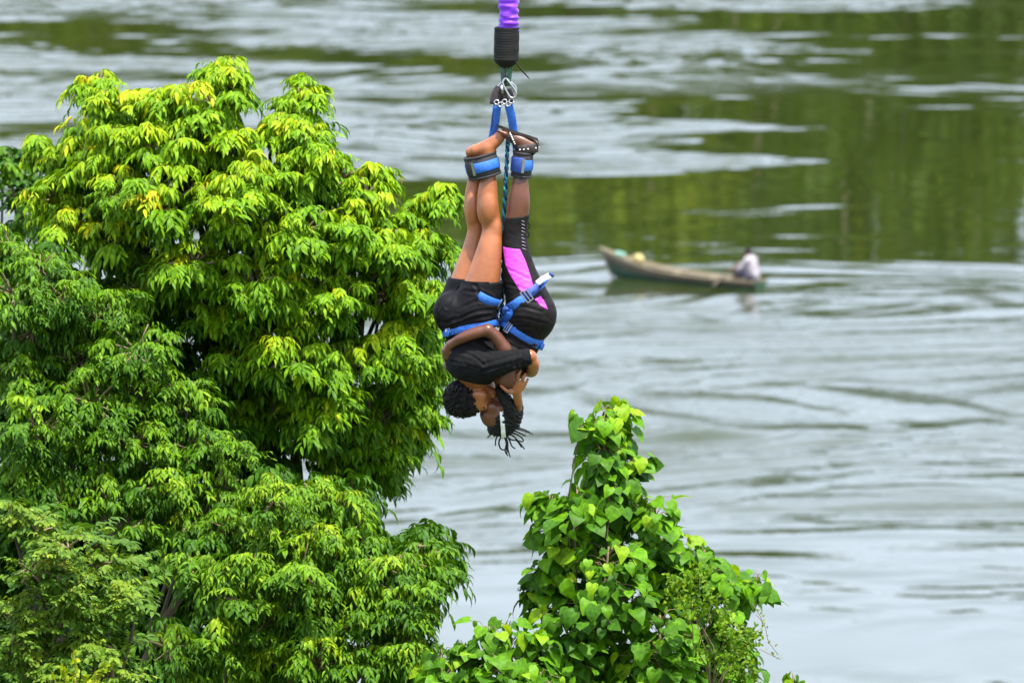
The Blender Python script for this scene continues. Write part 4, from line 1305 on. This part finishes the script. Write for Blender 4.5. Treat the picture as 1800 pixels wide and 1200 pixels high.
M['white_lace'] = simple('grey_violet_lace', (0.32, 0.24, 0.34), 0.7, var=0.1)
M['grey_cotton'] = simple('charcoal_cotton', (0.017, 0.016, 0.016), 0.88, spec=0.12, var=0.3, scale=24, bump=0.002, bscale=60, sheen=0.0)

A_root, A_body, A_short, A_shirt = jumper_a()
B_root, B_body, B_leg, B_top = jumper_b()

class Union:
    def __init__(s, *f): s.f = f
    def hit(s, c, dv, far=.35):
        best = None; bd = -1
        for f in s.f:
            q = f.hit(c, dv, far); d = np.linalg.norm(q - c)
            if d > bd: best, bd = q, d
        return best

def belt(field, c, e1, e2, a0, a1, n, lift=.003, far=.35):
    """centre line and normals of a strap pulled tight round a body in the plane e1, e2"""
    pts, nrm = [], []
    for t in np.linspace(a0, a1, n):
        dv = unit(e1 * math.cos(t) + e2 * math.sin(t))
        pts.append(field.hit(c, dv, far) + dv * lift); nrm.append(dv)
    pts = np.array(pts)
    for _ in range(2):
        pts[1:-1] = .5 * pts[1:-1] + .25 * (pts[:-2] + pts[2:])
    return pts, np.array(nrm)


def buckle(c, along, nrm, w, l, parent, mat='steel'):
    """rectangular frame buckle with a middle bar"""
    a = unit(along - nrm * np.dot(along, nrm)); n = unit(nrm); b = np.cross(a, n)
    m = MB()
    for s_ in (-1, 1):
        m.add(*box(c + a * l * s_ * .5, a, b, n, .003, w * .5 + .003, .003))
        m.add(*box(c + b * w * s_ * .5, a, b, n, l * .5, .003, .0028))
    m.add(*box(c + n * .001, a, b, n, .0025, w * .5, .0026))
    return m.build('buckle', M[mat], parent, smooth=False)

def harnesses():
    # worn by the jumper in shorts
    h = empty('harness', tuple(Q(829, 578)), 'blue webbing sit harness over the black shorts', 'harness', 'blue sit harnesses on the jumpers')
    F_ = Union(A_short, A_shirt)
    e1 = unit((1, 0, .22))
    p, n = belt(F_, Q(828, 574, 0), e1, unit(DEP + np.array((0, 0, -.16))), -math.pi, math.pi, 48, .005)
    obj('waist_belt', *arr(ribbon(p, n, 20 * U, .006)), M['blue_web'], h)
    q = p[n[:, 1] < -.2]; qn = n[n[:, 1] < -.2]
    buckle(q[-2] + qn[-2] * .005, q[-1] - q[-3], qn[-2], 25 * U, 8 * U, h)
    i = 3
    obj('strap_end', *arr(ribbon([q[i] + qn[i] * .006, q[i + 1] + qn[i + 1] * .010, q[i + 1] + qn[i + 1] * .012 + np.array((-.01, 0, -.03))], qn[i], 13 * U, .004)), M['blue_web'], h)
    for z in range(4):
        c_ = q[i] + qn[i] * .011 + (q[i + 2] - q[i]) * (.15 + .22 * z)
        obj('white_print', *arr(box(c_, unit(q[i + 1] - q[i]), np.cross(unit(q[i + 1] - q[i]), qn[i]), qn[i], .002, .012, .0012)), M['white_tag'], h)
    # near leg loop, only its front comes out from under the cloth
    lp, ln = belt(A_short, Q(846, 515, -20), unit((1, 0, -.55)), unit(DEP + np.array((0, 0, .06))), -math.pi * .55, .08 * math.pi, 14, .004)
    obj('leg_loop', *arr(ribbon(lp, ln, 16 * U, .006)), M['blue_web'], h)
    buckle(lp[9] + ln[9] * .005, lp[10] - lp[8], ln[9], 20 * U, 7 * U, h)
    tie = smooth_path([lp[-1], Q(874, 548, -30), Q(873, 558, -30), q[-1]], 10)
    obj('tie_strap', *arr(ribbon(tie, (.6, -.8, 0), 9 * U, .005)), M['dark_blue_web'], h)
    # worn by the jumper in leggings
    h2 = empty('harness', tuple(Q(918, 588)), 'blue webbing sit harness over the black and pink leggings', 'harness', 'blue sit harnesses on the jumpers')
    G_ = Union(B_leg, B_top)
    e1 = unit((.85, 0, -.55))
    p, n = belt(G_, Q(919, 585, 0), e1, unit(DEP + np.array((0, 0, -.06))), -math.pi, math.pi, 48, .004)
    obj('waist_belt', *arr(ribbon(p, n, 20 * U, .006)), M['blue_web'], h2)
    k = [j for j in range(len(p)) if n[j][1] < -.1]
    j = k[6]
    buckle(p[j] + n[j] * .006, p[j + 1] - p[j - 1], n[j], 25 * U, 10 * U, h2)
    j = k[-3]
    obj('strap_end', *arr(ribbon([p[j] + n[j] * .006, p[j + 1] + n[j] * .014, p[j + 1] + n[j] * .016 + np.array((-.012, 0, -.022))], n[j], 14 * U, .004)), M['blue_web'], h2)
    a0 = -math.pi
    e1 = unit((.80, 0, .62))
    lp, ln = belt(B_leg, Q(926, 517, -16), e1, unit(DEP + np.array((0, 0, -.05))), -math.pi * 1.05, math.pi * .2, 26, .004)
    obj('leg_loop', *arr(ribbon(lp, ln, 17 * U, .006)), M['dark_blue_web'], h2)
    buckle(lp[11] + ln[11] * .006, lp[12] - lp[10], ln[11], 22 * U, 12 * U, h2)
    obj('webbing_pad', *arr(ribbon([lp[5] + ln[5] * .006, lp[7] + ln[7] * .007, lp[10] + ln[10] * .007], ln[7], 15 * U, .004)), M['blue_web'], h2)
    tail = [lp[17] + ln[17] * .006, Q(952, 496, -62), Q(960, 488, -60), Q(970, 484, -56)]
    tl = obj('strap_tail', *arr(ribbon(smooth_path(tail[:3], 6), (-.3, -.9, .2), 13 * U, .004)), M['blue_web'], h2)
    obj('white_tag', *arr(ribbon(smooth_path([Q(944, 498, -64), Q(953, 491, -62), Q(966, 484, -57)], 6), (-.3, -.9, .3), 11 * U, .006)), M['white_tag'], tl)
    obj('tag_clip', *arr(ribbon([Q(966, 480, -59), Q(973, 486, -56)], (-.3, -.9, .3), 5 * U, .006)), M['dark_blue_web'], tl)
    # webbing from leg loop down to the belt
    tie = smooth_path([lp[2] + ln[2] * .004, Q(896, 546, -46), Q(893, 556, -44), p[k[2]] + n[k[2]] * .004], 10)
    obj('tie_strap', *arr(ribbon(tie, (-.2, -1, 0), 13 * U, .006)), M['blue_web'], h2)
    obj('belay_loop', *arr(ribbon(smooth_path([Q(888, 552, -42), Q(885, 546, -44), Q(888, 541, -46), Q(893, 545, -48)], 8), (0, -1, 0), 6 * U, .006)), M['dark_blue_web'], h2)
harnesses()

# ------------------------------------------------------------------ ankle cuffs
def cuff(label, field, c, tilt, w, front_tone, hull):
    h = empty('ankle_cuff', tuple(Q(*c)), label, 'ankle cuff', 'padded ankle cuffs with blue straps')
    ax_ = unit((math.sin(tilt), 0, math.cos(tilt)))
    e1 = unit((math.cos(tilt), 0, -math.sin(tilt)))
    p, n = belt(field, Q(*c), e1, DEP, -math.pi, math.pi, 40, .007, .14)
    for j in range(len(p)):                     # the pad bridges the hollow between the two ankles
        ct, sn = np.dot(n[j], e1), n[j][1]
        r_min = 1 / math.sqrt((ct / (hull[0] * U)) ** 2 + (sn / (hull[1] * U)) ** 2)
        v = p[j] - Q(*c)
        if np.linalg.norm(v) < r_min: p[j] = Q(*c) + n[j] * r_min
    obj('pad', *arr(ribbon(p, n, w * U, .014)), M['neoprene'], h)
    for s_ in (-1, 1):
        obj('pad_edge', *arr(ribbon(p + n * .006 + ax_ * s_ * w * .44 * U, n, 4.5 * U, .007)), M['neoprene'], h)
    obj('strap', *arr(ribbon(p + n * .010, n, w * .44 * U, .005)), M['blue_web'], h)
    k = [j for j in range(len(p)) if n[j][1] < -.25]
    a, b = (k[1], k[len(k) // 3]) if front_tone else (k[1], k[len(k) // 2])
    obj('flap', *arr(ribbon((p + n * .014)[a:b + 1], n[a:b + 1], w * .60 * U, .005)), M['neoprene' if front_tone else 'dark_blue_web'], h)
    j = b
    buckle(p[j] + n[j] * .017, p[j + 1] - p[j - 1], n[j], w * .5 * U, 3 * U, h)
    return h
cA = cuff('black and blue padded cuff around the barefoot ankles', A_body, (848, 291, 3), -.24, 42, True, (27, 34))
cB = cuff('black and blue padded cuff below the studded sandals', B_body, (918, 288, 6), .10, 46, False, (16, 36))

# ------------------------------------------------------------------ bungee cord and its hardware
def lathe(path, prof, n=20):
    """prof: list of (height pixel, radius pixel) around a vertical line at pixel x"""
    V = []; m = len(prof)
    for (x, y, d, r) in prof:
        c = Q(x, y, d)
        for j in range(n):
            a = 2 * math.pi * j / n
            V.append(c + np.array((math.cos(a), math.sin(a), 0)) * r * U)
    F = [(i * n + j, i * n + (j + 1) % n, (i + 1) * n + (j + 1) % n, (i + 1) * n + j) for i in range(m - 1) for j in range(n)]
    F += [tuple(range(n)), tuple((m - 1) * n + j for j in range(n - 1, -1, -1))]
    return V, F
M['purple_sheath'] = simple('purple_sheath', (0.17, 0.016, 0.60), 0.55, var=0.3, scale=50, bump=0.006, bscale=60, sheen=0.2, stretch=(1, 1, 3))
M['black_sleeve'] = simple('black_sleeve', (0.010, 0.009, 0.009), 0.65, spec=0.2, var=0.5, scale=40, bump=0.003, bscale=120, stretch=(.4, .4, 3))
M['green_rope'] = simple('green_rope', (0.035, 0.12, 0.06), 0.7, var=0.6, scale=90, bump=0.003, bscale=160)
M['grey_rope'] = simple('grey_green_rope', (0.05, 0.085, 0.07), 0.75, var=0.5, scale=90, bump=0.003, bscale=160)
M['teal_rope'] = simple('teal_rope', (0.03, 0.30, 0.38), 0.65, var=0.2, scale=80)
M['navy_rope'] = simple('navy_rope', (0.012, 0.035, 0.14), 0.65, var=0.2, scale=80)
M['yellow_cap'] = simple('yellow_cap', (0.62, 0.68, 0.05), 0.5, var=0.1)
M['aged_web'] = simple('aged_dark_webbing', (0.035, 0.022, 0.026), 0.7, var=0.3, scale=50, bump=0.002, bscale=200)

def bungee():
    r = empty('bungee_cord', tuple(Q(891, 112)), 'purple sheathed bungee cord with black end sleeve above the feet', 'bungee cord')
    # ruched sheath that runs up out of the picture
    V = []; n = 22; F = []; rows = 0
    g = np.random.default_rng(5)
    ys = list(np.arange(52, -60, -1.6)) + list(np.arange(-60, -2200, -6.0))
    ph = 0; wob = 0
    for i, y in enumerate(ys):
        ph += (1.6 if y > -60 else 6) * g.uniform(.12, .95); wob = .75 * wob + g.uniform(-.9, .9)
        c = Q(893.5 + 1.0 * math.sin(y * .035), max(y, -60), 0)
        if y < -60: c = c + np.array((0, 0, (-60 - y) * U))
        for j in range(n):
            a = 2 * math.pi * j / n
            rr = 17.2 + .5 * wob + 1.3 * math.sin(ph + 1.9 * math.sin(a + y * .05) + 1.1 * math.sin(2 * a + y * .11)) + .5 * math.sin(3 * a + y * .3)
            V.append(c + np.array((math.cos(a), math.sin(a), 0.10 * math.sin(a * 2 + y * .1))) * rr * U)
    m = len(ys)
    F = [(i * n + j, (i + 1) * n + j, (i + 1) * n + (j + 1) % n, i * n + (j + 1) % n) for i in range(m - 1) for j in range(n)]
    obj('sheath', np.array(V), F, M['purple_sheath'], r)
    prof = []
    for y in np.arange(48, 106, 1.1):
        prof.append((891 - (y - 48) * .02, y, 0, 22.2 + .16 * math.sin(y * 1.35) + .2 * math.sin(y * .31) - (2.2 if y < 49 else 0)))
    prof += [(890, 107, 0, 21.4), (890, 112, 0, 18), (890, 117, 0, 12.5), (890, 119, 0, 8)]
    obj('end_sleeve', *arr(lathe(None, prof, 26)), M['black_sleeve'], r)
    obj('rope_leg', *arr(tube(smooth_path([Q(884, 112, 2), Q(885, 130, 2), Q(887, 152, 3)], 8), 5.6 * U, 8)), M['grey_rope'], r)
    # green rope, twisted strands
    core = smooth_path([Q(898, 112, -3), Q(896, 128, -3), Q(893, 150, -2)], 20)
    for s_ in range(3):
        pts = [c + np.array((math.cos(i * .9 + s_ * 2.1), math.sin(i * .9 + s_ * 2.1), 0)) * 2.4 * U for i, c in enumerate(core)]
        obj('rope_strand', *arr(tube(pts, 2.4 * U, 6)), M['green_rope'] if s_ else M['grey_rope'], r)
    obj('yellow_cap', *arr(tube([Q(898, 107, -14), Q(898, 115, -6)], [4.4 * U, 3.8 * U], 8)), M['yellow_cap'], r)
    obj('zip_tie', *arr(tube(smooth_path([Q(906, 108, -14), Q(915, 121, -17), Q(930, 138, -20)], 8), [1.6 * U] * 6 + [1.2 * U, .9 * U], 5)), M['black_sleeve'], r)
bungee()

def carabiners():
    c = empty('steel_carabiner', tuple(Q(888, 172)), 'shiny steel carabiner joining the bungee cord to the ankle webbing', 'carabiner')
    def loop(pts, r_, nm, n=40):
        p = smooth_path(pts + [pts[0]], n)
        obj(nm, *arr(tube(p, r_ * U, 7)), M['steel'], c)
    loop([Q(889, 137, -6), Q(896, 146, -8), Q(906, 160, -9), Q(906, 170, -9), Q(898, 172, -9), Q(890, 160, -8), Q(884, 146, -7)], 2.1, 'steel_loop')
    loop([Q(886, 142, 4), Q(878, 150, 5), Q(869, 160, 6), Q(868, 170, 6), Q(878, 174, 6), Q(889, 172, 6), Q(903, 168, 6), Q(907, 156, 6), Q(899, 146, 5)], 2.2, 'steel_loop')
    obj('gate', *arr(tube([Q(881, 150, -8), Q(884, 165, -9)], 2.4 * U, 7)), M['steel'], c)
    for x, y in ((873, 180), (880, 184), (887, 179), (893, 183), (899, 178)):
        ring = [Q(x, y, -8) + np.array((math.cos(t), .25 * math.sin(t), math.sin(t))) * 4.0 * U for t in np.linspace(0, 2 * math.pi, 13)]
        obj('ring', *arr(tube(ring, 1.25 * U, 6)), M['steel'], c)
carabiners()

def webs():
    # straps from the steel down to each pair of ankles
    A2 = empty('ankle_webbing', tuple(Q(872, 230)), 'left blue webbing strap from the steel carabiner to the barefoot ankles', 'strap', 'blue ankle straps under the carabiner')
    B2 = empty('ankle_webbing', tuple(Q(900, 230)), 'right blue webbing strap from the steel carabiner to the sandalled ankles', 'strap', 'blue ankle straps under the carabiner')
    for root, up, low, d in ((A2, [(881, 156), (874, 168), (871, 184)], [(874, 186), (872, 205), (868, 232), (862, 262), (858, 276)], 22), (B2, [(889, 158), (893, 170), (893, 182)], [(894, 184), (899, 205), (903, 230), (908, 256), (912, 274)], 20)):
        obj('sewn_end', *arr(ribbon(smooth_path([Q(x, y, -2) for x, y in up], 8), (0.15, -1, 0), 21 * U, .016)), M['aged_web'], root)
        w = smooth_path([Q(x, y, -3 + (d + 3) * min(1, max(0, (y - 190) / 50))) for x, y in low], 14)
        obj('strap', *arr(ribbon(w, (.1, -1, 0), 15 * U, .006)), M['blue_web'], root)
    obj('backing', *arr(ribbon(smooth_path([Q(873, 180, 1), Q(869, 200, 4), Q(866, 230, 20)], 8), (.7, -.7, 0), 9 * U, .005)), M['dark_blue_web'], A2)
    # safety rope between the legs
    rr = empty('safety_rope', tuple(Q(888, 300)), 'thin blue and teal braided safety rope between the jumpers legs', 'rope')
    core = smooth_path([Q(893, 246, 8), Q(892, 262, 6), Q(890, 300, 4), Q(888, 340, 2), Q(886, 380, 2), Q(885, 440, 4), Q(884, 500, 2), Q(882, 545, -6), Q(880, 566, -10)], 150)
    for s_ in range(2):
        pts = [c + np.array((math.cos(i * .62 + s_ * math.pi), math.sin(i * .62 + s_ * math.pi), 0)) * 2.0 * U for i, c in enumerate(core)]
        obj('strand', *arr(tube(pts, 2.2 * U, 6)), M['teal_rope' if s_ else 'navy_rope'], rr)
webs()

# ------------------------------------------------------------------ canoe and its paddler
M['old_wood'] = simple('old_wood', (0.20, 0.165, 0.11), 0.85, var=0.55, scale=6, bump=0.004, bscale=20, stretch=(1, 8, 8))
M['green_paint'] = simple('worn_green_paint', (0.016, 0.050, 0.026), 0.7, var=0.5, scale=6, bump=0.003, bscale=20)
M['dark_wood'] = simple('dark_wet_wood', (0.07, 0.055, 0.035), 0.6, var=0.35, scale=6)
M['lilac_shirt'] = simple('pale_lilac_shirt', (0.31, 0.28, 0.31), 0.9, var=0.12, scale=12, bump=0.004, bscale=40)
M['dark_cloth'] = simple('dark_cloth', (0.05, 0.05, 0.07), 0.85, var=0.3)
M['yellow_sack'] = simple('yellow_sack', (0.42, 0.34, 0.14), 0.8, var=0.15)
M['mint_cloth'] = simple('mint_cloth', (0.20, 0.40, 0.32), 0.85, var=0.15)

def canoe():
    st = on_water(1337, 507); bw = on_water(1076, 487)
    fw = unit(bw - st); ln = np.linalg.norm(bw - st); sd_ = np.cross((0, 0, 1), fw)       # forward, port
    root = empty('wooden_canoe', tuple(st), 'long wooden canoe with green lower hull and upswept bow on the river', 'canoe')
    up = np.array((0, 0, 1.0))
    N_ = 26
    def station(t):
        """half beam at gunwale, gunwale height, keel height, forward shift of the gunwale"""
        hb = .40 * (1 - max(0, (t - .45) / .55) ** 2.2) * (1 - .28 * max(0, (.3 - t) / .3) ** 2) + .012
        gz = np.interp(t, [0, .2, .45, .7, .85, 1.0], [.18, .185, .225, .32, .48, .72])
        kz = np.interp(t, [0, .6, .85, 1.0], [-.12, -.12, -.08, .03])
        sh = .36 * max(0, (t - .7) / .3) ** 1.6
        return hb, gz, kz, sh
    def pt(t, v, side, inner=0.0):
        hb, gz, kz, sh = station(t)
        z = kz + (gz - kz) * v
        y = (hb - inner) * (v ** .42) if v > 0 else 0
        return st + fw * (ln * t + sh * v) + sd_ * side * max(y, .004) + up * z
    def strake(v0, v1, side, inner, nm, mat, nv=4):
        V = []; F = []
        ts = np.linspace(0, 1, N_)
        vs_ = np.linspace(v0, v1, nv)
        for inn in (0, inner):
            for t in ts:
                for v in vs_: V.append(pt(t, v, side, inn))
        o = N_ * nv
        for i in range(N_ - 1):
            for j in range(nv - 1):
                a, b, c, d = i * nv + j, (i + 1) * nv + j, (i + 1) * nv + j + 1, i * nv + j + 1
                F += [(a, b, c, d), (o + d, o + c, o + b, o + a)]
            F += [(i * nv, o + i * nv, o + (i + 1) * nv, (i + 1) * nv), (i * nv + nv - 1, (i + 1) * nv + nv - 1, o + (i + 1) * nv + nv - 1, o + i * nv + nv - 1)]
        obj(nm, np.array(V), F, mat, root)
    for s_ in (-1, 1):
        strake(0, .52, s_, .03, 'lower_plank', M['green_paint'])
        strake(.525, .76, s_, .03, 'middle_plank', M['dark_wood'], 3)
        strake(.765, 1.0, s_, .03, 'upper_plank', M['old_wood'], 3)
        rail = [pt(t, 1.0, s_) + up * .012 for t in np.linspace(0, 1, N_)]
        obj('gunwale', *arr(ribbon(rail, up, .045, .03)), M['old_wood'], root)
    # transom, thwarts, floor
    tv = [pt(0, v, s_) - fw * .0 for v in (0, .3, .6, 1.0) for s_ in (-1, 1)]
    tv2 = [p_ + fw * .03 for p_ in tv]
    F = []
    for i in range(3):
        a = i * 2
        F += [(a, a + 1, a + 3, a + 2), (8 + a, 8 + a + 2, 8 + a + 3, 8 + a + 1)]
    F += [(0, 2, 10, 8), (2, 4, 12, 10), (4, 6, 14, 12), (1, 9, 11, 3), (3, 11, 13, 5), (5, 13, 15, 7), (6, 7, 15, 14), (0, 8, 9, 1)]
    obj('transom', np.array(tv + tv2), F, M['green_paint'], root, smooth=False)
    for t in (.055, .36, .60, .80):
        a, b = pt(t, .8, -1, .01), pt(t, .8, 1, .01)
        obj('thwart', *arr(ribbon([a, (a + b) / 2, b], up, .16, .025)), M['old_wood'], root)
    fl = [pt(t, .30, s_, .03) for t in np.linspace(.02, .93, 14) for s_ in (-1, 1)]
    obj('floor', np.array(fl), [(i * 2, i * 2 + 1, i * 2 + 3, i * 2 + 2) for i in range(13)], M['dark_wood'], root)
    stem = [pt(1, v, 1) * .5 + pt(1, v, -1) * .5 + fw * .012 for v in np.linspace(0, 1.06, 7)]
    obj('bow_stem', *arr(tube(stem, .028, 6)), M['old_wood'], root)
    # cargo by the bow
    s1 = pt(.84, .8, 0) ; s1 = st + fw * (ln * .80 + .1) + up * .50
    f = FieldW([('c', s1 + fw * -.05, s1 + fw * .10, .11, .09, .05, None), ('e', s1 + up * .05, np.array((.12, .12, .10)), np.eye(3), .04)], .012)
    o = f.build('sack', M['yellow_sack'], None, 1); tag(o, 'small yellow sack lying near the bow of the canoe', 'sack')
    s2 = st + fw * (ln * .93 + .1) + up * .60
    f = FieldW([('c', s2 - fw * .12, s2 + fw * .12, .06, .05, .04, None), ('e', s2 + up * .03 + fw * .05, np.array((.08, .07, .05)), np.eye(3), .03)], .010)
    f.folds(.006, 60, (1, 0, 1), 3)
    o = f.build('folded_cloth', M['mint_cloth'], None, 1); tag(o, 'mint green cloth bundle at the tip of the canoe bow', 'cloth')
    # paddler sitting at the stern, bent forward
    seat = st + fw * (ln * .055) + up * .22
    pr = empty('person', tuple(seat), 'paddler in a pale lilac shirt bent forward at the canoe stern', 'person')
    B_ = lambda f_, s_, z: seat + fw * f_ + sd_ * s_ + up * z
    def cw(a, b, ra, rb, k=.03, sq=None): return ('c', B_(*a), B_(*b), ra, rb, k, sq)
    legs = []
    for s_ in (-1, 1):
        legs += [cw((0, .09 * s_, .06), (.40, .13 * s_, .14), .085, .065), cw((.40, .13 * s_, .14), (.52, .12 * s_, -.17), .06, .042), cw((.52, .12 * s_, -.19), (.68, .12 * s_, -.22), .042, .03)]
    pelv = [('e', B_(-.02, 0, .08), np.array((.15, .18, .12)), np.array([fw, sd_, up]), .05)]
    tors = [cw((-.03, 0, .10), (.02, 0, .30), .13, .135, .05), cw((.02, 0, .30), (.07, 0, .48), .14, .12, .05), cw((.06, -.15, .48), (.06, .15, .48), .078, .078, .06)]
    armp = []; slv = []
    for s_, el, hd_ in ((1, (.24, .24, .27), (.48, .20, .22)), (-1, (.26, -.24, .27), (.48, -.10, .32))):
        slv += [cw((.07, .17 * s_, .48), el, .062, .05)]
        armp += [cw((.07, .17 * s_, .48), el, .05, .042), cw(el, hd_, .04, .03), cw(hd_, tuple(np.array(hd_) + (.07, 0, -.02)), .034, .026)]
        for q in range(4):
            o_ = (q - 1.5) * .018
            hh = np.array(hd_) + (.07, 0, -.02)
            armp += [cw(tuple(hh + (0, 0, o_)), tuple(hh + (.05, .02 * s_, o_ - .005)), .011, .009, .006), cw(tuple(hh + (.05, .02 * s_, o_ - .005)), tuple(hh + (.05, -.03 * s_, o_ - .01)), .009, .008, .006)]
        armp += [cw(tuple(np.array(hd_) + (.02, 0, .02)), tuple(np.array(hd_) + (.06, -.03 * s_, .045)), .012, .010, .008)]
    hdp = [cw((.08, 0, .52), (.12, 0, .60), .05, .05, .02), ('e', B_(.15, 0, .67), np.array((.10, .075, .115)), np.array([unit(fw - up * .5), sd_, unit(up + fw * .5)]), .02), cw((.19, 0, .60), (.22, 0, .60), .045, .035, .03), cw((.245, 0, .65), (.26, 0, .64), .014, .012, .01)]
    bd = FieldW(legs + pelv + tors + armp + hdp, .011)
    bd.build('body', M['skin_b'], pr, 1)
    shp = FieldW(tors + slv + [cw((-.03, 0, .08), (-.02, 0, .14), .145, .14, .04)], .012, .016)
    shp.folds(.008, 40, (1, 0, .5), 4)
    shp.build('shirt', M['lilac_shirt'], pr, 1)
    tro = FieldW([l for i_, l in enumerate(legs) if i_ % 3 < 1] + pelv, .012, .012)
    tro.build('shorts', M['dark_cloth'], pr, 1)
    hr = FieldW([('e', B_(.135, 0, .695), np.array((.098, .082, .10)), np.array([unit(fw - up * .5), sd_, unit(up + fw * .5)]), .02)], .009)
    hr.noise(.003, 150, 2).cut(B_(.20, 0, .67), unit(fw - up * .25))
    hr.build('hair', M['hair'], pr, 0)
    pd = empty('paddle', tuple(B_(.53, .26, .2)), 'wooden paddle held across the canoe by the paddler', 'paddle')
    a, b = B_(.50, -.12, .36), B_(.62, .50, .0)
    obj('shaft', *arr(tube([a, b], .016, 8)), M['dark_wood'], pd)
    dv = unit(b - a)
    obj('blade', *arr(ribbon([b - dv * .02, b + dv * .08, b + dv * .25, b + dv * .36], fw, .13, .018)), M['dark_wood'], pd)
    obj('grip', *arr(tube([a - fw * .05, a + fw * .05], .018, 8)), M['old_wood'], pd)

class FieldW(Field):
    pass
canoe()
